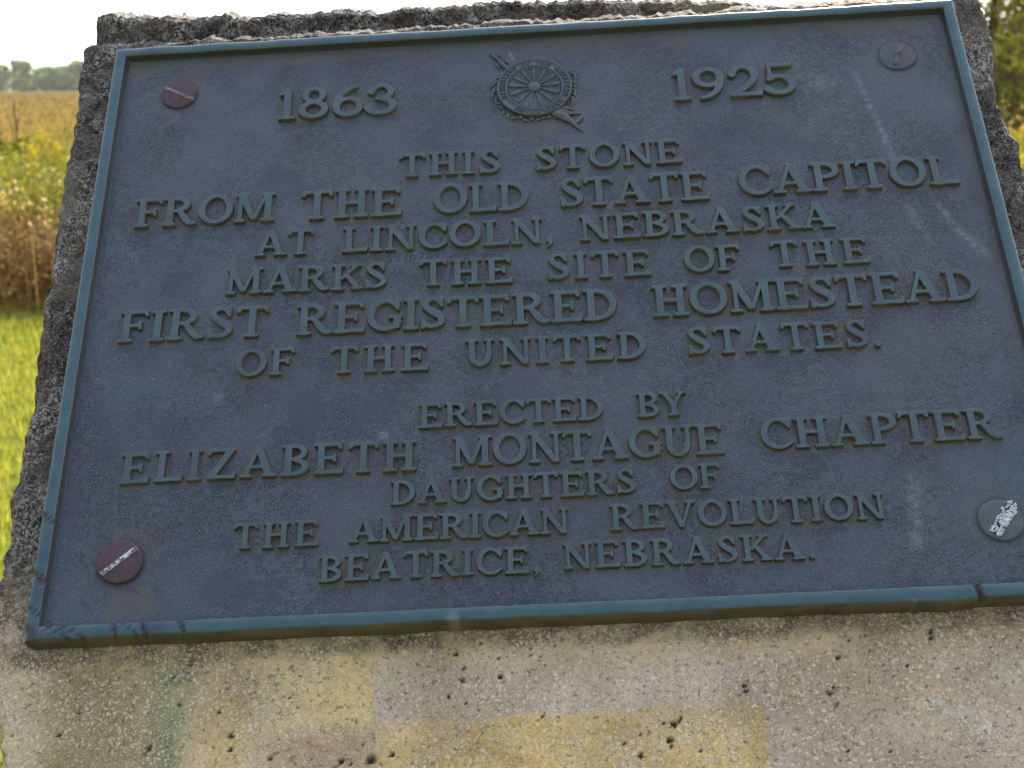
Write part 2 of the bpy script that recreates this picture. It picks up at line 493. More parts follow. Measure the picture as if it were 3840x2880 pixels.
def glyph_field(prims, wd):
    pad = 0.2
    nx = int((wd + 2 * pad) * GS); ny = int((1 + 2 * pad) * GS)
    xs = -pad + np.arange(nx) / GS; ys = -pad + np.arange(ny) / GS
    X, Y = np.meshgrid(xs, ys)
    D = np.full(X.shape, 9.0)
    k = 0.035
    for p in prims:
        if p[0] == 'b':                                 # brush: list of (x, y, r)
            d = np.full(X.shape, 9.0)
            pts = p[1]
            for (x0, y0, r0), (x1, y1, r1) in zip(pts[:-1], pts[1:]):
                q, t = seg_dist(X, Y, x0, y0, x1, y1)
                d = np.minimum(d, q - (r0 + (r1 - r0) * t))
        else:                                           # convex polygon
            d = np.full(X.shape, -9.0)
            P = p[1]
            for (x0, y0), (x1, y1) in zip(P, P[1:] + P[:1]):
                L = math.hypot(x1 - x0, y1 - y0)
                d = np.maximum(d, ((Y - y0) * (x1 - x0) - (X - x0) * (y1 - y0)) / L)
        h = np.clip(0.5 + 0.5 * (D - d) / k, 0, 1)
        D = D * (1 - h) + d * h - k * h * (1 - h)
    return xs, ys, D


def contours(xs, ys, D):
    segs = {}
    nyy, nxx = D.shape
    ins = D < 0

    def ept(e):
        (i, j, hz) = e
        if hz: a, b = D[i, j], D[i, j + 1]; t = a / (a - b); return (xs[j] + t * (xs[j + 1] - xs[j]), ys[i])
        a, b = D[i, j], D[i + 1, j]; t = a / (a - b); return (xs[j], ys[i] + t * (ys[i + 1] - ys[i]))
    code = ins[:-1, :-1] * 1 + ins[:-1, 1:] * 2 + ins[1:, 1:] * 4 + ins[1:, :-1] * 8
    for i, j in zip(*np.nonzero((code > 0) & (code < 15))):
        i = int(i); j = int(j)
        c = int(code[i, j])
        B, Rr, T, L = (i, j, 1), (i, j + 1, 0), (i + 1, j, 1), (i, j, 0)
        tb = {1: [(L, B)], 2: [(B, Rr)], 3: [(L, Rr)], 4: [(Rr, T)], 5: [(L, B), (Rr, T)], 6: [(B, T)], 7: [(L, T)],
              8: [(T, L)], 9: [(T, B)], 10: [(B, Rr), (T, L)], 11: [(T, Rr)], 12: [(Rr, L)], 13: [(Rr, B)], 14: [(B, L)]}[c]
        for a, b in tb: segs[a] = b
    out = []
    while segs:
        s, e = segs.popitem()
        loop = [s]
        while e != s and e in segs:
            loop.append(e); e = segs.pop(e)
        P = np.array([ept(q) for q in loop])
        P = (P + 0.5 * (np.roll(P, 1, 0) + np.roll(P, -1, 0))) / 2
        # thin out nearly straight runs
        keep = []
        for q in range(len(P)):
            a = P[q] - P[keep[-1]] if keep else None
            b = P[(q + 1) % len(P)] - P[q]
            if a is None: keep.append(q); continue
            cr = abs(a[0] * b[1] - a[1] * b[0]) / (np.hypot(*a) * np.hypot(*b) + 1e-9)
            if cr > 0.10 or np.hypot(*a) > 0.12: keep.append(q)
        if len(keep) > 5: out.append(P[keep])
    return out


TK, TN, SR = 0.093, 0.052, 0.040       # half widths: thick, thin, serif


def box(x0, y0, x1, y1): return ('p', [(x0, y0), (x0, y1), (x1, y1), (x1, y0)])


def stem(x, y0=0.0, y1=1.0, r=TK, sl=0.105, sr=0.105, lo=True, hi=True):
    o = [box(x - r, y0, x + r, y1)]
    if lo: o.append(box(x - r - sl, y0, x + r + sr, y0 + 2 * SR))
    if hi: o.append(box(x - r - sl, y1 - 2 * SR, x + r + sr, y1))
    return o


def arc(cx, cy, rx, ry, a0, a1, thick=TK, thin=TN, n=28, r0=None, r1=None):
    pts = []
    for i in range(n + 1):
        t = i / n
        a = R_(a0 + (a1 - a0) * t)
        c, s = math.cos(a), math.sin(a)
        r = thin + (thick - thin) * abs(c) ** 1.4
        if r0 is not None and t < 0.15: r = r0 + (r - r0) * t / 0.15
        if r1 is not None and t > 0.85: r = r1 + (r - r1) * (1 - t) / 0.15
        pts.append((cx + c * (rx - r), cy + s * (ry - r), r))
    return ('b', pts)


def bar(x0, y0, x1, y1, r0, r1=None): return ('b', [(x0, y0, r0), (x1, y1, r0 if r1 is None else r1)])


def quad(x0, x1, y0, X0, X1, y1):       # slanted stroke between two horizontal cuts
    return ('p', [(x0, y0), (X0, y1), (X1, y1), (x1, y0)])


def beak(x, y, s, up):                  # triangular serif at the free end of a horizontal arm
    d = -1 if up else 1
    P = [(x, y), (x + s * 0.02, y + d * 0.20), (x - s * 0.045, y + d * 0.20), (x - s * 0.16, y)]
    A = sum(P[i][0] * P[(i + 1) % 4][1] - P[(i + 1) % 4][0] * P[i][1] for i in range(4))
    if A > 0: P = P[::-1]
    return ('p', P)


def spl(pts, n=8):                      # smooth brush through points
    out = []
    P = [pts[0]] + list(pts) + [pts[-1]]
    for i in range(1, len(P) - 2):
        for k in range(n):
            t = k / n
            out.append(tuple(0.5 * (2 * b + (c - a) * t + (2 * a - 5 * b + 4 * c - d) * t * t + (3 * b - a - 3 * c + d) * t ** 3)
                             for a, b, c, d in zip(P[i - 1], P[i], P[i + 1], P[i + 2])))
    out.append(pts[-1])
    return ('b', out)


def mk_glyphs():
    G = {}
    G['I'] = (0.42, stem(0.21))
    G['H'] = (0.98, stem(0.21) + stem(0.77) + [box(0.21, 0.46, 0.77, 0.56)])
    E = stem(0.21, sr=0.0) + [box(0.21, 0.90, 0.78, 1.0), box(0.21, 0.0, 0.82, 0.10), box(0.21, 0.47, 0.60, 0.56),
                              beak(0.80, 1.0, 1, True), beak(0.86, 0.0, 1, False), box(0.57, 0.38, 0.645, 0.65)]
    G['E'] = (0.88, E)
    G['F'] = (0.80, stem(0.21) + [box(0.21, 0.90, 0.76, 1.0), box(0.21, 0.47, 0.58, 0.56), beak(0.78, 1.0, 1, True), box(0.55, 0.38, 0.625, 0.65)])
    G['L'] = (0.84, stem(0.21) + [box(0.21, 0.0, 0.78, 0.10), beak(0.82, 0.0, 1, False)])
    G['T'] = (0.88, stem(0.44, hi=False) + [box(0.06, 0.90, 0.82, 1.0), beak(0.86, 1.0, 1, True), beak(0.02, 1.0, -1, True)])
    G['D'] = (0.94, stem(0.21, sr=0, sl=0.105) + [arc(0.36, 0.5, 0.55, 0.5, -90, 90), box(0.21, 0.90, 0.40, 1.0), box(0.21, 0.0, 0.40, 0.10)])
    G['B'] = (0.84, stem(0.21, sr=0) + [arc(0.42, 0.745, 0.34, 0.255, -90, 90, TK * .9), arc(0.42, 0.27, 0.40, 0.27, -90, 90),
                                        box(0.21, 0.90, 0.44, 1.0), box(0.21, 0.0, 0.44, 0.10), box(0.21, 0.485, 0.44, 0.575)])
    G['P'] = (0.82, stem(0.21, sr=0.105) + [arc(0.42, 0.72, 0.39, 0.28, -90, 90), box(0.21, 0.90, 0.44, 1.0), box(0.21, 0.44, 0.44, 0.53)])
    G['R'] = (1.02, stem(0.21) + [arc(0.42, 0.735, 0.37, 0.265, -90, 90), box(0.21, 0.90, 0.44, 1.0), box(0.21, 0.47, 0.46, 0.56),
                                  spl([(0.50, 0.50, 0.06), (0.66, 0.26, TK), (0.80, 0.08, 0.075), (0.97, 0.05, 0.045)])])
    G['O'] = (1.06, [arc(0.53, 0.5, 0.51, 0.52, 0, 360, n=48)])
    G['C'] = (0.94, [arc(0.53, 0.5, 0.51, 0.52, 42, 322, n=44, r1=0.03), ('p', [(0.80, 0.98), (0.93, 0.98), (0.90, 0.66), (0.845, 0.66)])])
    G['G'] = (1.0, [arc(0.53, 0.5, 0.51, 0.52, 42, 330, n=44), ('p', [(0.80, 0.98), (0.93, 0.98), (0.90, 0.66), (0.845, 0.66)]),
                    box(0.77, 0.06, 0.93, 0.46), box(0.64, 0.39, 1.0, 0.47)])
    G['U'] = (0.96, stem(0.21, 0.35, 1.0, lo=False) + stem(0.77, 0.35, 1.0, r=0.06, lo=False) + [arc(0.475, 0.38, 0.358, 0.40, 180, 360, TK, 0.06)])
    G['N'] = (1.02, stem(0.18, r=0.058, sl=0.10, sr=0.10) + stem(0.86, r=0.058, sl=0.10, sr=0.10, lo=False) + [quad(0.74, 0.92, 0.0, 0.05, 0.27, 1.0)])
    G['M'] = (1.20, stem(0.17, r=0.055, sl=0.10, sr=0.10, hi=False) + stem(1.00, r=TK, sl=0.09, sr=0.10) +
              [quad(0.50, 0.66, 0.08, 0.05, 0.28, 1.0), quad(0.54, 0.65, 0.08, 0.90, 1.0, 1.0), box(0.03, 0.92, 0.2, 1.0)])
    G['A'] = (1.06, [quad(0.74, 0.96, 0.04, 0.40, 0.60, 1.02), quad(0.10, 0.22, 0.04, 0.44, 0.55, 1.0), box(0.24, 0.29, 0.74, 0.38),
                     box(0.0, 0.0, 0.32, 0.08), box(0.64, 0.0, 1.06, 0.08)])
    G['V'] = (1.04, [quad(0.45, 0.62, 0.0, 0.08, 0.30, 0.98), quad(0.48, 0.58, 0.0, 0.82, 0.93, 0.98), box(0.0, 0.92, 0.40, 1.0), box(0.72, 0.92, 1.04, 1.0)])
    G['Y'] = (0.98, [quad(0.41, 0.58, 0.42, 0.08, 0.30, 0.98), quad(0.44, 0.56, 0.42, 0.77, 0.88, 0.98), box(0.40, 0.0, 0.585, 0.50),
                     box(0.0, 0.92, 0.40, 1.0), box(0.68, 0.92, 0.98, 1.0), box(0.29, 0.0, 0.69, 0.08)])
    G['K'] = (1.02, stem(0.21) + [quad(0.26, 0.40, 0.42, 0.76, 0.90, 0.98), quad(0.78, 0.99, 0.04, 0.40, 0.56, 0.60), box(0.62, 0.92, 0.98, 1.0), box(0.68, 0.0, 1.05, 0.08)])
    G['Z'] = (0.90, [box(0.10, 0.90, 0.84, 1.0), box(0.06, 0.0, 0.84, 0.10), quad(0.06, 0.28, 0.04, 0.62, 0.84, 0.96), beak(0.05, 1.0, -1, True), beak(0.88, 0.0, 1, False)])
    S = [spl([(0.58, 0.79, 0.045), (0.50, 0.91, 0.05), (0.34, 0.95, 0.05), (0.19, 0.87, 0.07), (0.17, 0.73, 0.085), (0.28, 0.60, TK), (0.45, 0.48, TK + .01),
              (0.59, 0.36, TK), (0.62, 0.22, 0.085), (0.52, 0.10, 0.06), (0.34, 0.05, 0.05), (0.18, 0.10, 0.05), (0.10, 0.24, 0.045)]),
         ('p', [(0.55, 1.0), (0.66, 1.0), (0.645, 0.68), (0.585, 0.68)]), ('p', [(0.05, 0.32), (0.11, 0.32), (0.16, 0.0), (0.05, 0.0)])]
    G['S'] = (0.74, S)
    G['1'] = (0.46, stem(0.25, hi=False, sl=0.12, sr=0.12, r=0.085) + [quad(0.16, 0.30, 0.86, 0.20, 0.335, 1.02), ('p', [(0.05, 0.80), (0.05, 0.87), (0.22, 0.99), (0.24, 0.86)])])
    G['8'] = (0.82, [arc(0.41, 0.755, 0.30, 0.265, 0, 360, 0.075, 0.05, n=36), arc(0.41, 0.275, 0.38, 0.295, 0, 360, 0.085, 0.055, n=40)])
    G['6'] = (0.84, [arc(0.42, 0.31, 0.39, 0.33, 0, 360, 0.085, 0.055, n=40), spl([(0.115, 0.33, 0.085), (0.13, 0.52, 0.085), (0.24, 0.75, 0.075), (0.42, 0.91, 0.06), (0.62, 0.98, 0.04)])])
    G['9'] = (0.84, [arc(0.42, 0.69, 0.39, 0.33, 0, 360, 0.085, 0.055, n=40), spl([(0.725, 0.67, 0.085), (0.71, 0.48, 0.085), (0.60, 0.25, 0.075), (0.42, 0.09, 0.06), (0.22, 0.02, 0.04)])])
    G['3'] = (0.80, [arc(0.37, 0.745, 0.33, 0.275, -80, 175, 0.08, 0.05), arc(0.35, 0.275, 0.42, 0.295, -172, 82, 0.09, 0.055), ('b', [(0.10, 0.76, 0.065), (0.11, 0.75, 0.065)]),
                     bar(0.26, 0.53, 0.40, 0.53, 0.045), bar(0.02, 0.24, 0.03, 0.24, 0.045)])
    G['2'] = (0.84, [arc(0.41, 0.68, 0.36, 0.34, -8, 168, 0.085, 0.052), spl([(0.685, 0.66, 0.082), (0.64, 0.50, 0.08), (0.42, 0.27, 0.065), (0.16, 0.07, 0.05)]),
                     box(0.06, 0.0, 0.80, 0.11), beak(0.83, 0.0, 1, False), ('b', [(0.11, 0.72, 0.06), (0.12, 0.72, 0.06)])])
    G['5'] = (0.82, [arc(0.37, 0.31, 0.42, 0.33, -150, 128, 0.088, 0.055), box(0.13, 0.48, 0.22, 1.0), box(0.14, 0.89, 0.70, 1.0), bar(0.05, 0.17, 0.08, 0.15, 0.05), box(0.68, 0.92, 0.74, 1.08)])
    G['.'] = (0.26, [('b', [(0.13, 0.08, 0.085), (0.131, 0.08, 0.085)])])
    G[','] = (0.28, [('b', [(0.14, 0.085, 0.085), (0.141, 0.085, 0.085)]), spl([(0.185, 0.06, 0.045), (0.175, -0.05, 0.035), (0.10, -0.14, 0.02)])])
    return G


def glyph_mesh(prims, wd):
    """returns (V, faces) for cap height 1, z: 0 = foot, 1 = top (bevelled)"""
    xs, ys, D = glyph_field(prims, wd)
    cu = bpy.data.curves.new('tmp', 'CURVE')
    cu.dimensions = '2D'; cu.fill_mode = 'BOTH'
    cu.extrude = 0.5; cu.bevel_depth = 0.0
    for P in contours(xs, ys, D):
        sp = cu.splines.new('POLY')
        sp.points.add(len(P) - 1)
        sp.points.foreach_set('co', np.c_[P, np.zeros(len(P)), np.ones(len(P))].ravel())
        sp.use_cyclic_u = True
    cu.extrude = 0.10; cu.bevel_depth = 0.022; cu.bevel_resolution = 1; cu.offset = -0.014
    o = bpy.data.objects.new('tmp', cu)
    col.objects.link(o)
    dg = bpy.context.evaluated_depsgraph_get()
    me = bpy.data.meshes.new_from_object(o.evaluated_get(dg))
    V = np.zeros(len(me.vertices) * 3); me.vertices.foreach_get('co', V); V = V.reshape(-1, 3)
    F = [tuple(p.vertices) for p in me.polygons]
    bpy.data.objects.remove(o); bpy.data.curves.remove(cu); bpy.data.meshes.remove(me)
    # draft: the feet spread outwards so the flanks slope like a casting's
    gy_, gx_ = np.gradient(D, 1.0 / GS)
    j = np.clip(np.rint((V[:, 0] - xs[0]) * GS).astype(int), 0, len(xs) - 1); i = np.clip(np.rint((V[:, 1] - ys[0]) * GS).astype(int), 0, len(ys) - 1)
    lo = V[:, 2] < 0
    V[lo, 0] += gx_[i, j][lo] * 0.028; V[lo, 1] += gy_[i, j][lo] * 0.028
    return V, F


GDEF = mk_glyphs()
GM = {k: glyph_mesh(p, wd) for k, (wd, p) in GDEF.items()}
GW = {k: wd for k, (wd, p) in GDEF.items()}
FIELD = -0.0055
LTOP = -0.0027


def word_geo(text, x0, x1, y0, y1, cap, V, F, rise=LTOP - FIELD):
    """lay a word from x0 to x1 (metres, plaque space); sink the feet a little into the field"""
    n = len(text)
    tot = sum(GW[c] for c in text) * cap
    gap = (x1 - x0 - tot) / max(1, n - 1) if n > 1 else 0
    kx = 1.0
    if gap < 0.035 * cap:
        kx = (x1 - x0 - 0.035 * cap * (n - 1)) / tot; gap = 0.035 * cap
    if gap > 0.22 * cap:
        kx = (x1 - x0 - 0.22 * cap * (n - 1)) / tot; gap = 0.22 * cap
    x = x0
    for c in text:
        gv, gf = GM[c]
        b = y0 + (y1 - y0) * (x - x0) / (x1 - x0)
        b += random.uniform(-1, 1) * 0.00022
        cc = cap * random.uniform(0.985, 1.015)
        P = np.empty_like(gv)
        a = random.uniform(-0.008, 0.008)
        P[:, 0] = x + gv[:, 0] * cap * kx - a * gv[:, 1] * cap
        P[:, 1] = b + gv[:, 1] * cc
        z = gv[:, 2]
        zt = z.max()
        # top part keeps its bevel, lower half reaches into the field
        P[:, 2] = np.where(z > 0, FIELD + rise - (zt - z) * cap * 0.9, FIELD - 0.0006)
        o = sum(len(q) for q in V)
        V.append(P)
        F.extend(tuple(i + o for i in f) for f in gf)
        x += GW[c] * cap * kx + gap


def word_obj(name, wd, cap, parent, mat):
    V, F = [], []
    txt, x0, y0, x1, y1 = wd
    word_geo(txt, x0 / 1000, x1 / 1000, y0 / 1000, y1 / 1000, cap / 1000, V, F)
    me = bpy.data.meshes.new(name)
    me.from_pydata(np.concatenate(V).tolist(), [], F)
    me.update()
    return link(name, me, mat, parent)


# ------------------------------------------------------------------ the plaque
W2, H2 = 0.305, 0.2277
plaque = link('plaque', None)
plaque.matrix_world = PM
tag(plaque, 'blue-green bronze plaque with raised Roman lettering bolted to the slanted stone', 'plaque')

LINES = [
    ('date', [('1863', -182, 152.9, -96.4, 152.6)], 27.6),
    ('date', [('1925', 97.5, 149.6, 184.7, 150.3)], 28.0),
    ('inscription_line', [('THIS', -94.3, 95, -24.7, 94.4), ('STONE', -0.9, 94.3, 99.3, 94.3)], 20.0),
    ('inscription_line', [('FROM', -274.5, 64.6, -178.8, 63.6), ('THE', -160.2, 63.2, -92.2, 62.4), ('OLD', -71, 62.4, -6.3, 61.6), ('STATE', 14.3, 62.2, 114.9, 61.6), ('CAPITOL', 134.9, 63.6, 280.3, 63.5)], 23.6),
    ('inscription_line', [('AT', -189.6, 34.9, -151.1, 34.6), ('LINCOLN,', -131.4, 34.4, 9.0, 33.3), ('NEBRASKA', 26.3, 33.6, 193.7, 33.6)], 20.2),
    ('inscription_line', [('MARKS', -207.3, 5.2, -101.1, 4.2), ('THE', -79.5, 3.8, -19, 3.2), ('SITE', 3.6, 3.5, 71.1, 3), ('OF', 92.7, 3.6, 128.9, 3.2), ('THE', 149.2, 4, 212.1, 3.7)], 19.9),
    ('inscription_line', [('FIRST', -274.9, -27.5, -177.7, -28.5), ('REGISTERED', -159, -28.9, 47.4, -29.5), ('HOMESTEAD', 69.8, -29, 276.5, -28.4)], 23.3),
    ('inscription_line', [('OF', -196.8, -57.4, -158.9, -58.2), ('THE', -135.6, -58.8, -73.7, -59.8), ('UNITED', -50.1, -58.8, 63.6, -59.2), ('STATES.', 89.1, -58.4, 209.2, -59.2)], 19.3),
    ('inscription_line', [('ERECTED', -79.3, -101, 34.2, -101.2), ('BY', 54.6, -101, 84.7, -101.1)], 16.6),
    ('inscription_line', [('ELIZABETH', -261.8, -129.2, -81, -129.5), ('MONTAGUE', -58.8, -128.6, 105.1, -128.6), ('CHAPTER', 126.8, -127, 269.8, -127.4)], 20.4),
    ('inscription_line', [('DAUGHTERS', -95.8, -152.2, 50.2, -151.7), ('OF', 70.4, -150.9, 100.4, -151.2)], 15.9),
    ('inscription_line', [('THE', -188.8, -176, -138, -176), ('AMERICAN', -119.8, -175.6, 9.2, -175.6), ('REVOLUTION', 33.5, -175.1, 192.8, -175.6)], 16.2),
    ('inscription_line', [('BEATRICE,', -136.9, -199.1, -8.6, -199.2), ('NEBRASKA.', 4.9, -198.2, 149.6, -198.7)], 16.1),
]
line_objs = []
for nm, wds, cap in LINES:
    if nm == 'date':
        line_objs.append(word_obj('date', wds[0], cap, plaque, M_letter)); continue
    row = link(nm, None, None, plaque)
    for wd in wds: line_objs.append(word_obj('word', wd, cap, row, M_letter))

# field plate with wear painted as an attribute (brown residue round the letters, pale streaks, dark drips)
st = 0.0012
us = np.arange(-W2 + 0.004, W2 - 0.004 + 1e-9, st); vs = np.arange(-H2 + 0.004, H2 - 0.004 + 1e-9, st)
U, Vv = np.meshgrid(us, vs)
halo = np.zeros(U.shape); occ = np.zeros(U.shape)
for o in line_objs:
    P = np.zeros(len(o.data.vertices) * 3); o.data.vertices.foreach_get('co', P); P = P.reshape(-1, 3)
    iu = np.clip(((P[:, 0] - us[0]) / st).astype(int), 0, len(us) - 1); iv = np.clip(((P[:, 1] - vs[0]) / st).astype(int), 0, len(vs) - 1)
    occ[iv, iu] = 1


def blur(a, r):
    for ax in (0, 1):
        for _ in range(2):
            s = np.zeros_like(a)
            for k in range(-r, r + 1): s += np.roll(a, k, ax)
            a = s / (2 * r + 1)
    return a


halo = np.clip(blur(np.minimum(1, occ), 1) * 3.0, 0, 1) * 0.72
nz = fbm(U * 60, Vv * 60, 4)
edge = np.minimum(np.minimum(W2 - np.abs(U), H2 - np.abs(Vv)), 9)
topd = H2 - Vv
halo = np.maximum(halo, sstep(0.030, 0.011, topd + nz * 0.010) * 0.75)
halo = np.maximum(halo, sstep(0.020, 0.010, (W2 - U) + nz * 0.008) * 0.6)
rr = np.hypot(U - 0.003, (Vv - 0.150) * 1.5)
halo = np.maximum(halo, sstep(0.040, 0.026, rr + nz * 0.01) * 0.5 * sstep(0.172, 0.150, Vv))
pale = np.zeros(U.shape)
for (x0, y0, x1, y1, wd, a) in ((.226, .168, .2305, .150, .0022, .30), (.2305, .150, .2415, .085, .0017, .42), (.2415, .052, .252, .020, .0022, .35), (.264, .049, .272, .030, .0018, .5),
                                (.272, .030, .287, .006, .0024, .5), (.213, -.150, .2085, -.192, .0035, .42), (.214, -.155, .214, -.172, .006, .25), (.192, .163, .206, .158, .006, .35),
                                (-.252, .158, -.266, .176, .003, .15), (-.266, .176, -.262, .196, .003, .12), (-.178, -.1, -.166, -.091, .001, .2), (-.0166, .208, -.0125, .1985, .0007, .9),
                                (-.176, -.1935, -.150, -.1925, .0006, .5)):
    d, t = seg_dist(U + nz * 0.0014, Vv, x0, y0, x1, y1)
    pale = np.maximum(pale, sstep(wd * 2.2, wd * 0.1, d) * a * (0.7 + 0.3 * np.sin(3.1 * t)))
for (x, y, r, a) in ((-.2065, -.0705, .0035, .45), (-.1015, -.1035, .0035, .45), (.246, -.107, .0012, .9), (-.0975, .027, .0015, .3)):
    pale = np.maximum(pale, sstep(r * 1.3, r * 0.7, np.hypot(U - x, Vv - y)) * a)
dark = np.zeros(U.shape)
for (x, y, rx, ry, a) in ((-.176, .104, .022, .010, .8), (-.176, .092, .034, .012, .5), (-.150, -.085, .010, .018, .6), (-.162, -.105, .014, .014, .45), (-.234, .02, .014, .05, .25),
                          (.052, -.040, .010, .009, .7), (-.02, -.08, .022, .012, .5), (-.235, -.10, .03, .02, .4), (-.185, -.200, .03, .012, .5), (-.235, .150, .013, .030, .3), (.02, .035, .012, .008, .4),
                          (-.26, .02, .02, .06, .3), (-.27, -.09, .025, .03, .4), (.14, .11, .03, .02, .35), (-.07, .13, .02, .03, .3)):
    d = np.hypot((U - x) / rx, (Vv - y) / ry) + nz * 0.9
    dark = np.maximum(dark, sstep(1.15, 0.65, d) * a)
for (x0, y0, x1, y1) in ((-.271, -.160, -.262, -.168), (-.249, -.196, -.243, -.200), (-.275, -.204, -.268, -.211)):
    d, t = seg_dist(U, Vv, x0, y0, x1, y1)
    dark = np.maximum(dark, sstep(0.0016, 0.0006, d))
for (x, y, r) in ((-.2548, .1832, .0128), (.2584, .1805, .0130), (-.2552, -.1805, .0136), (.2580, -.1795, .0130)):
    d = np.hypot(U - x, Vv - y)
    dark = np.maximum(dark, np.exp(-((d - r - 0.0006) / 0.0013) ** 2) * 0.9)
    halo = np.maximum(halo, sstep(0.012, 0.0, d - r + nz * 0.008) * 0.45)
halo = np.maximum(halo, sstep(1.2, 0.5, np.hypot((U + .250) / .016, (Vv + .203) / .010) + nz) * 0.7)
pale = np.clip(pale * 1.05, 0, 0.95)
wear = np.stack([halo, pale, dark], -1).reshape(-1, 3)
Z = FIELD + fbm(U * 18, Vv * 18, 3) * 0.0005
V = np.stack([U, Vv, Z], -1).reshape(-1, 3)
# closed back so the plate has thickness
nf = len(V)
Vb = V.copy(); Vb[:, 2] = -0.0165
nr, nc = U.shape
bnd = np.concatenate([np.arange(nc), np.arange(1, nr) * nc + nc - 1, (nr - 1) * nc + np.arange(nc - 2, -1, -1), np.arange(nr - 2, 0, -1) * nc])
V2 = np.concatenate([V, Vb[bnd]])
k = len(bnd); i0 = np.arange(k); i1 = (i0 + 1) % k
Qs = np.stack([bnd[i0], nf + i0, nf + i1, bnd[i1]], -1)
plate = link('field_plate', mesh_np('field_plate', V2, Q=np.concatenate([grid_quads(nr, nc), Qs]), smooth=False,
                                    attrs={'wear': np.concatenate([wear, np.zeros((k, 3))])}), M_plate, plaque)

# raised rim: profile swept round with mitred corners, nicked at the lower corners
prof = [(0.0003, -0.0175), (0.0, -0.012), (0.0, -0.0020), (0.0004, -0.0010), (0.0011, -0.00045), (0.0022, -0.0001), (0.0045, 0.0001), (0.0072, -0.0001), (0.0079, -0.0005), (0.0083, -0.0013), (0.0095, -0.0048), (0.0101, -0.0056), (0.0108, -0.0066)]
corn = [(-W2, H2), (W2, H2), (W2, -H2), (-W2, -H2)]
path = []
for q in range(4):
    a, b = corn[q], corn[(q + 1) % 4]
    L = math.hypot(b[0] - a[0], b[1] - a[1])
    n = int(L / 0.0009)
    for i in range(n):
        path.append((q, i / n))
V, A = [], []
np_ = len(prof)
inw = [(0, -1), (-1, 0), (0, 1), (1, 0)]
for (q, t) in path:
    a, b = corn[q], corn[(q + 1) % 4]
    for (wd, z) in prof:
        ia, ib = inw[(q - 1) % 4], inw[(q + 1) % 4]
        p0 = (a[0] + wd * (inw[q][0] + ia[0]), a[1] + wd * (inw[q][1] + ia[1]))
        p1 = (b[0] + wd * (inw[q][0] + ib[0]), b[1] + wd * (inw[q][1] + ib[1]))
        V.append((p0[0] + (p1[0] - p0[0]) * t, p0[1] + (p1[1] - p0[1]) * t, z)); A.append(wd)
V = np.array(V); A = np.array(A)
X, Y = V[:, 0].copy(), V[:, 1].copy()
wv_ = fbm(X * 40, Y * 40, 3)
V[:, 2] += np.where(V[:, 2] > -0.004, wv_ * 0.0005, 0)
outer = np.abs(A) < 0.0025
V[:, 1] += np.where(outer, fbm(X * 55 + 3, Y * 30, 3) * 0.0007, 0)
# lower edge swells before the right-hand nick
V[:, 1] -= np.where(outer & (Y < -0.2), np.exp(-((X - 0.215) / 0.03) ** 2) * 0.0016 * (X < 0.236), 0)
gash = np.zeros(len(V))
for (x0, y0, x1, y1, wd, dp) in ((-.306, -.148, -.295, -.156, .0011, .0012), (-.307, -.186, -.294, -.1945, .0018, .0025), (-.307, -.2065, -.295, -.214, .0012, .001),
                                 (-.292, -.2195, -.277, -.229, .0010, .0012), (-.286, -.2175, -.270, -.2275, .0010, .0012), (-.2545, -.2175, -.2515, -.229, .0012, .0022), (-.250, -.218, -.240, -.227, .0008, .0008),
                                 (-.238, -.2165, -.2345, -.227, .0012, .0022), (-.2175, -.2155, -.2125, -.226, .0013, .0022), (.2345, -.2165, .2375, -.230, .0016, .0035)):
    d, t = seg_dist(X, Y, x0, y0, x1, y1)
    g = sstep(wd * 1.3, wd * 0.5, d) * (V[:, 2] > -0.009)
    V[:, 2] -= g * dp; gash = np.maximum(gash, g)
dc = np.hypot(X + W2, Y + H2)
V[:, 2] -= sstep(0.013, 0.004, dc + wv_ * 0.004) * 0.0030 * (V[:, 2] > -0.01)
gash = np.maximum(gash, sstep(0.012, 0.006, dc + wv_ * 0.006) * 0.8)
for (x, y, r) in ((-.3005, -.176, .004), (-.300, -.200, .006), (-.228, -.222, .006)):
    gash = np.maximum(gash, sstep(r * 1.5, r * .6, np.hypot(X - x, Y - y)) * 0.45)
pl = np.zeros(len(V))
for (x, y, r) in ((-.0585, -.2262, .0035), (.20, -.2268, .001), (.06, .2255, .0015), (-.02, .225, .0012)):
    pl = np.maximum(pl, sstep(r * 1.3, r * .6, np.hypot(X - x, Y - y)) * 0.5)
n = len(path)
i = np.arange(n)[:, None] * np_ + np.arange(np_ - 1)[None, :]
j = ((np.arange(n) + 1) % n)[:, None] * np_ + np.arange(np_ - 1)[None, :]
Q = np.stack([i, i + 1, j + 1, j], -1).reshape(-1, 4)
rim = link('rim', mesh_np('rim', V, Q=Q, smooth=False, attrs={'wear': np.stack([gash, pl, (A > 0.0080).astype(float)], -1)}), M_rim, plaque)


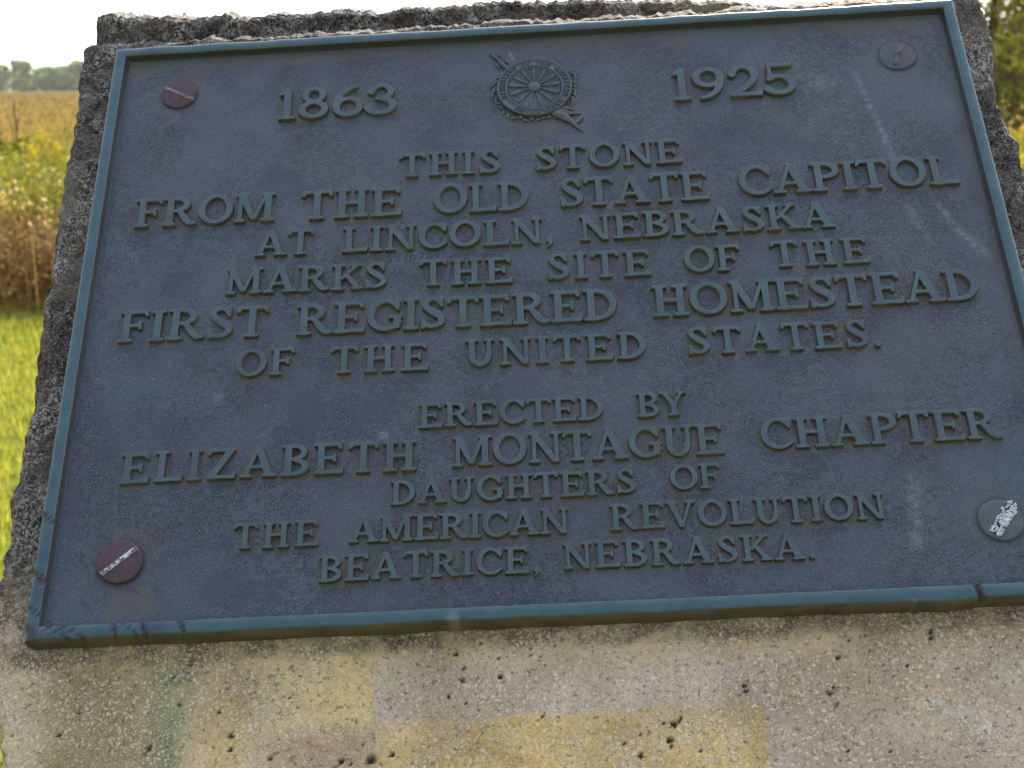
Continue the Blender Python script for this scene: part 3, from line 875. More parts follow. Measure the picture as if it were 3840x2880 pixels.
# screws ------------------------------------------------------------------
def lump_disc(r, z0, z1, seed, seg=64, dome=0.0008, rings=12):
    V, Q = [], []
    for k in range(rings + 3):
        for s in range(seg):
            a = 2 * math.pi * s / seg
            if k == 0: rad, z = r, z0
            elif k == 1: rad, z = r, z1 - 0.0004
            else:
                f = (k - 2) / rings
                rad = (r - 0.0005) * (1 - f) + 1e-5
                z = z1 + dome * (1 - (rad / r) ** 2)
            wob = 1 + 0.012 * math.sin(3 * a + seed) + 0.008 * math.sin(7 * a + seed * 2)
            V.append((rad * wob * math.cos(a), rad * wob * math.sin(a), z))
    V = np.array(V)
    V[seg:, 2] += fbm(V[seg:, 0] * 300 + seed, V[seg:, 1] * 300, 3) * 0.00025
    Q = []
    for k in range(rings + 2):
        for s in range(seg):
            s2 = (s + 1) % seg
            Q.append((k * seg + s, k * seg + s2, (k + 1) * seg + s2, (k + 1) * seg + s))
    return V, np.array(Q)


def crust_strip(x0, y0, x1, y1, wd, z, seed, gap=0.45, cell=0.00045, rise=0.0009):
    """ragged strip of mineral crust: small lumps along a line"""
    rs = np.random.default_rng(seed)
    bm = bmesh.new()
    L = math.hypot(x1 - x0, y1 - y0)
    n = int(L / cell * wd / cell * (1 - gap))
    for _ in range(n):
        t = rs.random(); s = (rs.random() - 0.5)
        px = x0 + (x1 - x0) * t - (y1 - y0) / L * s * wd; py = y0 + (y1 - y0) * t + (x1 - x0) / L * s * wd
        if vnoise(np.array([px * 900 + seed]), np.array([py * 900]))[0] < gap - 0.5: continue
        r = cell * rs.uniform(0.5, 1.3)
        m = Matrix.Translation((px, py, z + rs.uniform(-0.2, 0.3) * rise)) @ Matrix.Rotation(rs.random() * 6, 4, 'Z') @ Matrix.Diagonal((r * 1.5, r, r * 0.9, 1))
        bmesh.ops.create_icosphere(bm, subdivisions=1, radius=1, matrix=m)
    me = bpy.data.meshes.new('crust'); bm.to_mesh(me); bm.free()
    return me


def bar_mesh(x0, y0, x1, y1, wd, z0, z1):
    L = math.hypot(x1 - x0, y1 - y0); nx, ny = -(y1 - y0) / L * wd / 2, (x1 - x0) / L * wd / 2
    P = [(x0 + nx, y0 + ny), (x0 - nx, y0 - ny), (x1 - nx, y1 - ny), (x1 + nx, y1 + ny)]
    V = [(x, y, z0) for x, y in P] + [(x, y, z1) for x, y in P]
    return mesh_np('bar', V, Q=[(4, 5, 6, 7), (0, 1, 5, 4), (1, 2, 6, 5), (2, 3, 7, 6), (3, 0, 4, 7)])


SCREWS = [
    (-.2548, .1832, M_rust, 'reddish screw head with a worn pale slot, near the date 1863', 0.0128),
    (.2584, .1805, M_greyscrew, 'flat brown-grey screw head with a broken slot, near the date 1925', 0.0130),
    (-.2552, -.1805, M_rust, 'reddish screw head with a bright white slot', 0.0136),
    (.2580, -.1795, M_olive, 'olive screw head half covered by a ragged white crust', 0.0130)]
for q, (x, y, m, lab, r) in enumerate(SCREWS):
    zt = (-0.0042, -0.0046, -0.0030, -0.0042)[q]
    V, Q = lump_disc(r, FIELD - 0.001, zt, q * 2.1)
    V[:, 0] += x; V[:, 1] += y
    s = link('screw', mesh_np('screw', V, Q=Q, smooth=True), m, plaque)
    s['label'] = lab
    ztop = zt + 0.0009
    if q == 0:
        link('slot', bar_mesh(x - .0105, y + .0062, x + .0108, y - .0066, .0026, zt, ztop + 0.00003), mat_simple('worn slot', (0.15, 0.105, 0.10), (0.26, 0.20, 0.19), 500, 0.7, 0.6), s)
        link('slot_crust', crust_strip(x - .001, y + .000, x + .0108, y - .0066, .0022, ztop + 0.0001, 3, 0.62, 0.0004), M_pinkish, s)
    elif q == 1:
        link('slot', bar_mesh(x + .0045, y + .0085, x - .0005, y + .0005, .0032, zt, ztop + 0.0001), M_pinkish, s)
        link('slot', bar_mesh(x + .0002, y + .0008, x - .0030, y - .0092, .0024, zt, ztop + 0.00006), M_pinkish, s)
        link('slot_crust', crust_strip(x - .002, y + .002, x + .003, y + .001, .0035, ztop + 0.0001, 8, 0.6, 0.0004), M_pinkish, s)
    elif q == 2:
        link('slot', bar_mesh(x - .0098, y - .0080, x + .0095, y + .0080, .0027, zt, ztop + 0.00012), M_crud, s)
        link('slot_crust', crust_strip(x - .0098, y - .0080, x + .0095, y + .0080, .0030, ztop + 0.0001, 5, 0.52, 0.0004), M_pinkish, s)
    else:
        link('slot', bar_mesh(x - .0058, y - .0085, x + .0085, y + .0088, .0030, zt, ztop + 0.0001), M_dark, s)
        link('slot_crust', crust_strip(x - .0058, y - .0085, x + .0088, y + .0092, .0070, ztop + 0.0002, 5, 0.30, 0.0008, 0.0012), M_crud, s)

# emblem: spinning wheel over a distaff, inscription on its rim ------------------------------------------------
EX, EY, ER = 0.0010, 0.1695, 0.0268
emb = link('emblem', None, None, plaque)
emb.location = (EX, EY, 0)


def lathe(profile, seg=72):
    V = [(r * math.cos(2 * math.pi * s / seg), r * math.sin(2 * math.pi * s / seg), z) for r, z in profile for s in range(seg)]
    Q = [(k * seg + s, k * seg + (s + 1) % seg, (k + 1) * seg + (s + 1) % seg, (k + 1) * seg + s) for k in range(len(profile) - 1) for s in range(seg)]
    return mesh_np('lathe', V, Q=Q, smooth=False)


zb = FIELD
link('disc', lathe([(ER, zb - .001), (ER, zb + .0024), (ER - .0006, zb + .0031), (ER - .0012, zb + .0031), (ER - .0016, zb + .0025), (0.0209, zb + .0025), (0.0206, zb + .0031), (0.0196, zb + .0031), (0.0192, zb + .0017), (1e-5, zb + .0017)]), M_emblem, emb)
link('inner_ring', lathe([(0.0186, zb + .0015), (0.0186, zb + .0024), (0.0176, zb + .0024), (0.0174, zb + .0015)]), M_emblem, emb)
link('hub', lathe([(0.0042, zb + .0015), (0.0042, zb + .0026), (0.0036, zb + .0032), (0.002, zb + .0035), (1e-5, zb + .0036)]), M_emblem, emb)
sp_prof = [(0.0040, .0006), (0.0065, .0005), (0.0080, .0010), (0.0100, .0006), (0.0125, .0011), (0.0150, .0016), (0.0165, .0011), (0.0180, .0006)]
spv = []
for r, wd in sp_prof:
    spv += [(r, -wd, zb + .0014), (r, -wd * .5, zb + .0028), (r, wd * .5, zb + .0028), (r, wd, zb + .0014)]
spq = [(4 * a + b, 4 * a + 4 + b, 4 * a + 5 + b, 4 * a + 1 + b) for a in range(len(sp_prof) - 1) for b in range(3)]
spm = mesh_np('spoke', spv, Q=spq)
spm.materials.append(M_emblem)
for q in range(13):
    o = link('spoke', spm, None, emb)
    o.rotation_euler = (0, 0, R_(90 + 360 * q / 13))
# tiny inscription round the band
V, F = [], []
txt = 'DAUGHTERS OF THE AMERICAN REVOLUTION'
for q, ch in enumerate(txt):
    if ch == ' ': continue
    a = R_(205 - (q + 0.5) * 360 / (len(txt) + 3))
    gv, gf = GM[ch]
    cap = 0.0034
    lx = (gv[:, 0] - GW[ch] / 2) * cap * 0.95; ly = gv[:, 1] * cap + 0.0214
    P = np.stack([lx * math.sin(a) + ly * math.cos(a), -lx * math.cos(a) + ly * math.sin(a), np.where(gv[:, 2] > 0, zb + .0025 + .0006, zb + .0022)], -1)
    o_ = sum(len(p) for p in V); V.append(P); F.extend(tuple(i + o_ for i in f) for f in gf)
me = bpy.data.meshes.new('rim_lettering'); me.from_pydata(np.concatenate(V).tolist(), [], F)
link('rim_lettering', me, M_emblem, emb)


def tube(pts, seg=10, flat=0.6):
    V, Q = [], []
    for k, (x, y, z, r) in enumerate(pts):
        a = pts[max(0, k - 1)]; b = pts[min(len(pts) - 1, k + 1)]
        d = Vector((b[0] - a[0], b[1] - a[1], 0)).normalized()
        for s in range(seg):
            th = 2 * math.pi * s / seg
            V.append((x - d.y * r * math.cos(th), y + d.x * r * math.cos(th), z + r * flat * math.sin(th)))
    for k in range(len(pts) - 1):
        for s in range(seg):
            s2 = (s + 1) % seg
            Q.append((k * seg + s, k * seg + s2, (k + 1) * seg + s2, (k + 1) * seg + s))
    return V, Q


def tubes_obj(name, lst, mat, parent):
    VV, QQ = [], []
    for p in lst:
        v, q = tube(p); o_ = len(VV); VV += v; QQ += [tuple(i + o_ for i in f) for f in q]
    return link(name, mesh_np(name, VV, Q=QQ, smooth=True), mat, parent)


def T(*pts): return [(x / 1000, y / 1000, zb + z / 1000, r / 1000) for x, y, z, r in pts]


# distaff: turned staff at the upper left, flax tails at the lower right
tubes_obj('distaff', [T((-31.5, 37.0, .6, .5), (-28, 33, 1, 1.6), (-25, 28.5, 1, 1.0), (-22.5, 25, 1, 2.0), (-20, 21, 1, 1.5), (-17, 18, 1, 1.8), (-13, 14, .6, 1.2)),
                      T((-27.5, 35.5, .8, .3), (-25, 33.5, .8, .8), (-22, 31.8, .6, .3)), T((-22, 30, .8, .4), (-19.5, 27, .8, .8), (-17.5, 25, .6, .4)),
                      T((-27.5, 26.5, .8, .3), (-25.5, 23, .8, .8), (-24.5, 20.5, .6, .4))], M_emblem, emb)
tubes_obj('flax_tail', [T((10, -22, .5, 1.5), (15, -25, 1, 3.4), (20, -28, 1, 3.6), (25, -33, .8, 1.8), (32, -41.5, .5, .8)),
                        T((12, -20, .6, 1.2), (18, -22.5, 1, 2.2), (24, -25.2, 1, 1.6), (32, -25.5, .6, .6)), T((28, -34, .8, 1.2), (31, -30, .8, 1.4), (33, -27.5, .6, .5)),
                        T((14, -19, .6, .8), (20, -19.5, 1, 1.4), (27, -22, .8, .8))], M_wreath, emb)
leaves = []
for q in range(30):
    a = R_(-205 + q * 8.4) if q < 18 else R_(-52 + (q - 18) * 7.5)
    rad = ER + random.uniform(1.0, 4.0) / 1000
    x, y = rad * math.cos(a), rad * math.sin(a)
    dx = random.uniform(-1, 1) * 0.0022; L = random.uniform(2.2, 3.4) / 1000
    ta = a + R_(90 + random.uniform(-50, 50))
    leaves.append([(x - math.cos(ta) * L, y - math.sin(ta) * L, zb, .0004), (x, y, zb + .0007, random.uniform(.0011, .0018)), (x + math.cos(ta) * L, y + math.sin(ta) * L, zb, .0003)])
tubes_obj('leaf_wreath', leaves, M_wreath, emb)

# ------------------------------------------------------------------ the stone
SN = -0.0182
Lp = [(-338, 248.3), (-338.4, 225.2), (-338.3, 188.4), (-336.4, 149.8), (-336.5, 117), (-336.2, 79.8), (-335.5, 54.4), (-336.1, 44.5), (-334.4, 7.5), (-334.7, -12.2), (-335.5, -28), (-329.5, -57.9), (-330.6, -77.2),
      (-333.6, -102.9), (-335.3, -124.5), (-334.6, -137.9), (-333.1, -155.7), (-332.4, -166), (-330.0, -169.2), (-333.5, -175.2), (-335, -200), (-331, -235), (-324.0, -262), (-316.5, -279.3), (-310.5, -295.2), (-307, -320), (-312, -400), (-315, -520)]
Rp_ = [(320, 265), (331.2, 242.5), (333.5, 229.9), (333.9, 215.2), (335.8, 200.6), (333.5, 187.6), (330.1, 176.1), (327.9, 161.4), (325.9, 150.1), (327.1, 138.5), (326.8, 125.1), (330.1, 114.8), (333.2, 108.7), (330.3, 99),
       (330.6, 91.9), (333, 86), (338, 60), (335, 20), (339, -40), (336, -120), (340, -240), (338, -350), (342, -520)]
Lp = np.array(Lp)[::-1] / 1000; Rp_ = np.array(Rp_)[::-1] / 1000
VB = -0.42
# top border just above the plaque's upper edge as seen along the slope
utop = np.linspace(-0.34, 0.335, 600)
VT0 = 0.2468 + fbm(utop * 30, utop * 0 + 2.2, 5, 0.6) * 0.0034 + fbm(utop * 260, utop * 0 + 8.2, 3, 0.6) * 0.0016 - 0.0006 * sstep(0.0, 0.2, utop)
nu = 460
rows = np.concatenate([np.linspace(VB, -0.335, 30)[:-1], np.arange(-0.335, -0.208, 0.00115), np.arange(-0.208, 0.236, 0.0021)])
rows = np.concatenate([rows, np.linspace(rows[-1] + 0.001, 0.248, 9)])
tr = (rows - VB) / (rows[-1] - VB)
sgrid = np.linspace(0, 1, nu)
# finer columns towards the side borders
sgrid = sgrid + 0.0
Uv, Vg = [], []
for rv, t in zip(rows, tr):
    l = np.interp(rv, Lp[:, 1], Lp[:, 0]); r = np.interp(rv, Rp_[:, 1], Rp_[:, 0])
    Uv.append(l + (r - l) * sgrid)
    vt = np.interp(l + (r - l) * sgrid, utop, VT0)
    f = sstep(0.236, 0.248, rv)
    Vg.append(rv + f * (vt - 0.248))
Uv = np.array(Uv); Vg = np.array(Vg)
el = Uv - Uv[:, :1]; er = Uv[:, -1:] - Uv
rough = sstep(-0.215, -0.17, Vg + fbm(Uv * 40, Vg * 40, 3) * 0.03)
N = SN + fbm(Uv * 9, Vg * 9, 3) * 0.0016 + fbm(Uv * 70, Vg * 70, 4, 0.6) * (0.0008 + 0.0022 * rough) + fbm(Uv * 330, Vg * 330, 2) * (0.0006 + 0.0012 * rough)
N = np.minimum(N, SN + 0.0006 + 0.0008 * rough)
N = np.where((np.abs(Uv) < W2 + 0.002) & (np.abs(Vg) < H2 + 0.002), np.minimum(N, SN + 0.0002), N)
# border rounding, uneven
re = (0.009 + 0.006 * fbm(Uv * 20, Vg * 20 + 5, 3)) * (1 - 0.65 * sstep(0.18, 0.245, Vg))
for e in (el, er):
    x = np.clip(1 - e / re, 0, 1)
    N = N - re * 0.8 * (1 - np.sqrt(np.clip(1 - x * x, 0, 1)))
ewob = fbm(Uv * 0 + 3, Vg * 55, 4, 0.62) * 0.0042 + fbm(Uv * 0 + 9, Vg * 210, 3, .6) * 0.0022
Uv = Uv + ewob * (np.exp(-el / 0.012) - np.exp(-er / 0.012) * 0.9)
# step in the stone along the vertical seam and the chipped notch at its foot
N = N - 0.0012 * sstep(-0.1045, -0.1065, Uv + fbm(Uv * 90, Vg * 90, 3) * 0.002) * sstep(-0.232, -0.242, Vg)
PITS = [(-44.6, -234.8, 1.6), (-59, -240.6, 2.0), (-34.4, -244.1, 1.6), (-54.1, -249.2, 2.0), (-33.8, -255.1, 1.9), (-55.1, -256.5, 1.9), (-94.4, -296.9, 1.8), (-11.2, -278.6, 1.2), (61.5, -286.1, 2.6), (58.1, -295.1, 2.6),
        (42.2, -302.6, 2.4), (56, -285.2, 1.6), (-106.4, -299.4, 4.2), (-62.7, -265.2, 1.4), (210.1, -240.1, 3.0), (209.8, -243.5, 2.4), (156.4, -252.8, 2.2), (173.8, -250.4, 1.4), (102, -266.2, 2.2), (102.5, -269.3, 1.6),
        (148.3, -273.1, 2.6), (151.7, -279.5, 1.9), (151.4, -269.7, 1.7), (82.1, -274.2, 1.3), (65.3, -283.2, 1.6), (153.9, -305.1, 1.0), (176.5, -306.1, 1.3), (-283.3, -241.4, 1.4), (-212.1, -239.2, 1.7), (-284.2, -277.5, 2.6),
        (-230.7, -286.9, 2.2), (-193.4, -268.5, 1.7), (-185.6, -282.1, 2.2), (-185.1, -289.6, 1.6), (-162.8, -295.4, 2.0), (-137.8, -240.3, 1.3), (-122.6, -298.8, 2.4), (-152.9, -261.2, 1.0), (-273.3, -265, 1.1), (-217.1, -262.9, 1.2), (104, -264, 1.3),
        (59, -298.5, 1.6), (64.5, -284.4, 1.4)]
for q in range(60): PITS.append((random.uniform(-320, 320), random.uniform(-325, -236), random.uniform(0.5, 1.0)))
pit = np.zeros(Uv.shape)
for (a, b, r) in PITS:
    r = r / 1000 * 0.70
    msk = (np.abs(Uv - a / 1000) < 0.014) & (np.abs(Vg - b / 1000) < 0.014)
    if not msk.any(): continue
    th = random.uniform(0, 3.14); k_ = random.uniform(0.65, 1.0)
    x = Uv[msk] - a / 1000; y = Vg[msk] - b / 1000
    xr = x * math.cos(th) + y * math.sin(th); yr = (y * math.cos(th) - x * math.sin(th)) / k_
    d = np.hypot(xr, yr) / r + fbm(x * 700 + a, y * 700 + b, 2) * 0.9
    pit[msk] = np.maximum(pit[msk], sstep(1.15, 0.55, d))
N = N - pit * 0.0035
loc = np.stack([Uv, Vg, N], -1)
Wd = to_world(loc.reshape(-1, 3)).reshape(loc.shape)
wearS = pit.reshape(-1)
# ledge, rear ridge, top and back, row by row from the upper border of the slanted face
top = Wd[-1]
RY = float(top[:, 1].mean()) + 0.030
rpx = [(300, 75), (345, 78), (364, 66), (378, 63), (511, 59), (588, 73), (735, 65), (834, 59), (917, 70), (999, 56), (1087, 59), (1180, 45), (1270, 36), (1435, 50), (1534, 29), (1680, 20), (1799, 12), (1858, 3), (1946, 9), (2093, 6), (2210, 0), (2400, -6),
       (2600, -4), (2720, -2), (2780, 14), (2850, 20), (3100, 14), (3300, 8), (3480, -2), (3560, -8), (3700, -20)]
rw = np.array([ray_hit_y(a, b, RY) for a, b in rpx])
xs = top[:, 0]
xl = ray_hit_y(357, 100, RY)[0]
xr = float(xs[-1]) + 0.005
xr2 = xl + (xs - xs[0]) / (xs[-1] - xs[0]) * (xr - xl)
ztop = np.interp(xr2, rw[:, 0], rw[:, 2]) + fbm(xr2 * 90, xr2 * 0 + 1.5, 5, .65) * 0.0035 + fbm(xr2 * 420, xr2 * 0 + 4.5, 3, .65) * 0.0022
extra = []
NLED, NFR, NTP = 14, 44, 40
for k in range(1, NLED + 1):
    f = k / NLED
    y = top[:, 1] + (RY - top[:, 1]) * f
    z = top[:, 2] + 0.003 * math.sin(math.pi * min(1, f * 1.2)) - 0.004 * f + fbm(xs * 110, y * 110, 4, .6) * 0.004 * min(1, f * 3)
    x = xs + (xr2 - xs) * f
    extra.append(np.stack([x, y, z], -1))
base = extra[-1]
for k in range(1, NFR + 1):
    f = k / NFR
    z = base[:, 2] + (ztop - base[:, 2]) * f
    y = RY + 0.004 * f + fbm(xr2 * 38, z * 38 + 7, 4, .55) * 0.0045 * min(1, 4 * f) + fbm(xr2 * 190, z * 190, 3, .6) * 0.003 * min(1, 4 * f)
    y = y + 0.004 * sstep(0.85, 1.0, np.array(f))
    extra.append(np.stack([xr2, y, z], -1))
base = extra[-1]
for k in range(1, NTP + 1):
    f = k / NTP
    y = base[:, 1] + 0.17 * f
    z = ztop + 0.004 * math.sin(f * 3.0) - 0.03 * f ** 2 + fbm(xr2 * 60, y * 60 + 3, 4, .6) * 0.008 * min(1, 3 * f)
    extra.append(np.stack([xr2, y, z], -1))
base = extra[-1]
for k in range(1, 21):
    f = k / 20
    y = base[:, 1] + 0.015 * math.sin(f * 2) + fbm(xr2 * 25, xr2 * 0 + f * 20, 4) * 0.02
    extra.append(np.stack([xr2, y, base[:, 2] * (1 - f) - 0.03 * f], -1))
sheet = np.concatenate([Wd, np.array(extra)], 0)
nr, nc = sheet.shape[:2]
VV = [sheet.reshape(-1, 3)]
QQ = [grid_quads(nr, nc)]
wr = [np.concatenate([wearS, np.zeros((nr - len(Wd)) * nc)])]


def skirt(idx, flip, sgn):
    """drop a border of the sheet to the ground with a rough vertical face"""
    P = sheet.reshape(-1, 3)[idx]
    prev = np.array(idx)
    off = sum(len(v) for v in VV)
    nst = 34
    for k in range(1, nst + 1):
        f = (k / nst) ** 1.7
        Qp = P.copy()
        Qp[:, 2] = P[:, 2] * (1 - f) - 0.03 * f
        amp = min(1, f * 12) * 0.012
        a = P[:, 1] * 30 + P[:, 0] * 30
        nz_ = fbm(a, Qp[:, 2] * 30, 4, .6) * amp
        if sgn == 0: Qp[:, 1] += nz_ - 0.02 * min(1, f * 6) * 0
        else: Qp[:, 0] += nz_ - sgn * 0.006 * min(1, f * 10)
        VV.append(Qp); wr.append(np.zeros(len(Qp)))
        cur = off + (k - 1) * len(idx) + np.arange(len(idx))
        q = np.stack([prev[:-1], cur[:-1], cur[1:], prev[1:]], -1)
        QQ.append(q[:, ::-1] if flip else q)
        prev = cur


skirt(np.arange(nr) * nc, False, -1)
skirt(np.arange(nr) * nc + nc - 1, True, 1)
skirt(np.arange(nc), True, 0)
VL = to_local(np.concatenate(VV))
wr = np.concatenate(wr)
stone_me = mesh_np('stone_marker', VL, Q=np.concatenate(QQ), smooth=False, attrs={'wear': np.stack([wr, wr * 0, wr * 0], -1)})
stone = link('stone_marker', stone_me, M_stone)
stone.matrix_world = PM
tag(stone, 'rough fossil limestone block with slanted tan face under the plaque and dark crusted edges', 'stone marker')

# ------------------------------------------------------------------ ground
def gz(x, y):
    return 0.0 * x + np.where(y > 60, (y - 60) * 0.0006, 0)


gx = np.concatenate([-np.geomspace(900, 3, 40), np.linspace(-2.5, 2.5, 11), np.geomspace(3, 900, 40)])
gy = np.concatenate([-np.geomspace(300, 3, 30), np.linspace(-2.5, 2.5, 11), np.geomspace(3, 900, 60)])
GX, GY = np.meshgrid(gx, gy)
GZ = gz(GX, GY)
tg = NT('turf and prairie soil')
P = tg.obj()
ss = tg.sep(P)
n1 = tg.noise(P, 0.6, 5); n2 = tg.noise(P, 6, 5, 0.7)
lawn = tg.mix(tg.ramp(n1, 0.35, 0.65), (0.12, 0.145, 0.018), (0.16, 0.17, 0.030))
lawn = tg.mix(tg.ramp(n2, 0.4, 0.65), lawn, (0.06, 0.085, 0.014))
n3 = tg.noise(P, 0.035, 5, 0.6); n4 = tg.noise(P, 0.4, 4)
field = tg.mix(tg.ramp(n3, 0.35, 0.65), (0.165, 0.105, 0.026), (0.170, 0.130, 0.030))
field = tg.mix(tg.math('MULTIPLY', tg.ramp(n4, 0.45, 0.7), 0.5), field, (0.16, 0.10, 0.045))
dy = tg.math('ADD', ss[1], tg.math('MULTIPLY_ADD', n1, 1.2, -0.6))
cg = tg.mix(tg.ramp(dy, 7.2, 8.2), lawn, field)
M_ground = tg.done(cg, 0.95, tg.bump(n2, 0.5, 0.03), 0.0)
ground = link('ground', mesh_np('ground', np.stack([GX, GY, GZ], -1).reshape(-1, 3), Q=grid_quads(*GX.shape), smooth=True), M_ground)
tag(ground, 'mown lawn and prairie field running level to the treeline', 'ground', kind='structure')


# ------------------------------------------------------------------ grasses
def blades(n, r0, r1, az0, az1, hmin, hmax, wmin, wmax, cols, lean, power=0.5, y0=None, y1=None, taper=None, patch=None):
    t = rng.random(n) ** power
    r = r0 + (r1 - r0) * t
    az = np.radians(az0 + (az1 - az0) * rng.random(n))
    x = r * np.sin(az); y = r * np.cos(az)
    keep = np.ones(n, bool)
    if y0 is not None: keep &= y > y0 + vnoise(x * 0.8, y * 0) * 0.5
    if y1 is not None: keep &= y < y1 + vnoise(x * 0.8, y * 0) * 0.5
    x, y, r = x[keep], y[keep], r[keep]; n = len(x)
    hh = (hmin + (hmax - hmin) * rng.random(n))
    cl = vnoise(x * 0.9 + 31, y * 0.45) + 0.5
    if patch: hh *= 0.7 + 0.55 * cl
    ww = wmin + (wmax - wmin) * rng.random(n)
    if taper: ww *= np.clip(r / taper, 1, 12)
    z = gz(x, y)
    a = rng.random(n) * 6.283
    lx = np.cos(a) * hh * lean * rng.random(n); ly = np.sin(a) * hh * lean * rng.random(n)
    fa = rng.random(n) * 3.1416
    dx = np.cos(fa) * ww; dyv = np.sin(fa) * ww
    V = np.empty((n, 5, 3))
    V[:, 0] = np.stack([x - dx, y - dyv, z - 0.02], -1); V[:, 1] = np.stack([x + dx, y + dyv, z - 0.02], -1)
    V[:, 2] = np.stack([x + dx * .8 + lx * .35, y + dyv * .8 + ly * .35, z + hh * .6], -1); V[:, 3] = np.stack([x - dx * .8 + lx * .35, y - dyv * .8 + ly * .35, z + hh * .6], -1)
    V[:, 4] = np.stack([x + lx, y + ly, z + hh], -1)
    b = np.arange(n)[:, None] * 5
    Q = b + np.array([[0, 1, 2, 3]]); F = b + np.array([[3, 2, 4]])
    cols = np.array(cols)
    ci = np.clip(((cl * 0.75 + rng.random(n) * 0.5 - 0.12) * len(cols)).astype(int), 0, len(cols) - 1)
    c = cols[ci] * (0.75 + 0.5 * rng.random((n, 1)))
    C = np.repeat(c[:, None, :], 5, 1)
    return V.reshape(-1, 3), F, Q, C.reshape(-1, 3)


M_grass = mat_leaf('grass blades', 0.5)
V, F, Q, C = blades(260000, 0.9, 9.5, -62, 62, 0.02, 0.05, 0.0012, 0.0028, [(0.25, 0.265, 0.04), (0.30, 0.305, 0.045), (0.36, 0.335, 0.07), (0.22, 0.245, 0.035)], 0.8, 0.6, y1=7.5)
g = link('lawn_grass', mesh_np('lawn_grass', V, F, Q, attrs={'tint': C}), M_grass)
tag(g, 'bright yellow-green short lawn grass in front of the prairie', 'grass', kind='stuff')
tall = [(0.16, 0.165, 0.035), (0.145, 0.165, 0.03), (0.20, 0.175, 0.06), (0.20, 0.20, 0.04), (0.13, 0.155, 0.03), (0.19, 0.13, 0.055), (0.25, 0.21, 0.10)]
rust = [(0.17, 0.095, 0.045), (0.21, 0.125, 0.05), (0.23, 0.16, 0.06), (0.14, 0.085, 0.04)]
parts = [blades(9000, 7.6, 10.5, -62, 62, 0.25, 0.55, 0.003, 0.006, rust, 0.55, 0.7, y0=7.6, patch=True),
         blades(74000, 8.8, 15.5, -62, 62, 0.42, 0.72, 0.003, 0.006, tall, 0.9, 0.6, y0=8.9, taper=9, patch=True)]
Vs, Fs, Qs_, Cs, o_ = [], [], [], [], 0
for V, F, Q, C in parts:
    Vs.append(V); Fs.append(F + o_); Qs_.append(Q + o_); Cs.append(C); o_ += len(V)
def weed_leaves(n, per, size, y0, y1, h0, h1, rad, cols):
    yy = y0 + (y1 - y0) * rng.random(n) ** 1.2
    xx = yy * np.tan(np.radians(-60 + 120 * rng.random(n)))
    zz = h0 + (h1 - h0) * rng.random(n)
    cs = np.stack([xx, yy, zz], -1)
    idx = np.repeat(np.arange(n), per)
    P = cs[idx] + rng.normal(size=(n * per, 3)) * rad * np.array([1, 1, .8])
    a = rng.normal(size=P.shape); a /= np.linalg.norm(a, axis=1, keepdims=True)
    b = np.cross(a, rng.normal(size=P.shape)); b /= np.linalg.norm(b, axis=1, keepdims=True)
    q = size * (0.5 + rng.random(len(P)))[:, None]
    V = np.stack([P - a * q, P - b * q * .5, P + a * q, P + b * q * .5], 1).reshape(-1, 3)
    V[:, 2] = np.maximum(V[:, 2], 0.01)
    cols = np.array(cols)
    k = np.clip(((vnoise(xx * 0.7 + 3, yy * 0.5) + 0.5 + (rng.random(n) - .5) * 0.5) * len(cols)).astype(int), 0, len(cols) - 1)
    c = cols[k][idx] * (0.7 + 0.6 * rng.random((len(P), 1)))
    return V, np.arange(len(V)).reshape(-1, 4), np.repeat(c, 4, 0)


weeds = [weed_leaves(6200, 26, 0.016, 8.3, 15.5, 0.30, 0.72, 0.075, [(0.13, 0.165, 0.03), (0.19, 0.205, 0.025), (0.21, 0.19, 0.045), (0.105, 0.13, 0.03), (0.27, 0.25, 0.03)]),
         weed_leaves(7500, 24, 0.014, 7.75, 9.0, 0.04, 0.46, 0.06, [(0.15, 0.09, 0.045), (0.19, 0.12, 0.06), (0.12, 0.075, 0.04), (0.21, 0.15, 0.085)]),
         weed_leaves(3400, 8, 0.012, 7.7, 13, 0.15, 0.72, 0.03, [(0.55, 0.47, 0.33), (0.45, 0.36, 0.22)])]
for V, Q, C in weeds:
    Vs.append(V); Qs_.append(Q + o_); Cs.append(C); o_ += len(V)
g = link('prairie_grass', mesh_np('prairie_grass', np.concatenate(Vs), np.concatenate(Fs), np.concatenate(Qs_), attrs={'tint': np.concatenate(Cs)}), M_grass)
tag(g, 'tall yellow and rust prairie grass growing beyond the lawn', 'grass', kind='stuff')
V, F, Q, C = blades(70000, 15, 330, -62, 62, 0.08, 0.24, 0.004, 0.008, [(0.100, 0.066, 0.016), (0.112, 0.080, 0.017), (0.105, 0.088, 0.018), (0.088, 0.055, 0.016)], 0.6, 1.1, taper=15)
g = link('field_grass', mesh_np('field_grass', V, F, Q, attrs={'tint': C}), M_grass)
tag(g, 'dry tan grass of the far field below the treeline', 'grass', kind='stuff')


# ------------------------------------------------------------------ trees, shrubs, flowers
def limb(p0, p1, r0, r1, seg=7, n=5, wob=0.05):
    p0 = np.array(p0, float); p1 = np.array(p1, float)
    V, Q = [], []
    L = np.linalg.norm(p1 - p0)
    for k in range(n + 1):
        f = k / n
        c = p0 + (p1 - p0) * f + (rng.random(3) - 0.5) * wob * L * (0 < k < n)
        r = r0 + (r1 - r0) * f
        for s in range(seg):
            a = 2 * math.pi * s / seg
            V.append(c + np.array([math.cos(a) * r, math.sin(a) * r, 0]))
    for k in range(n):
        for s in range(seg):
            Q.append((k * seg + s, k * seg + (s + 1) % seg, (k + 1) * seg + (s + 1) % seg, (k + 1) * seg + s))
    return np.array(V), np.array(Q)


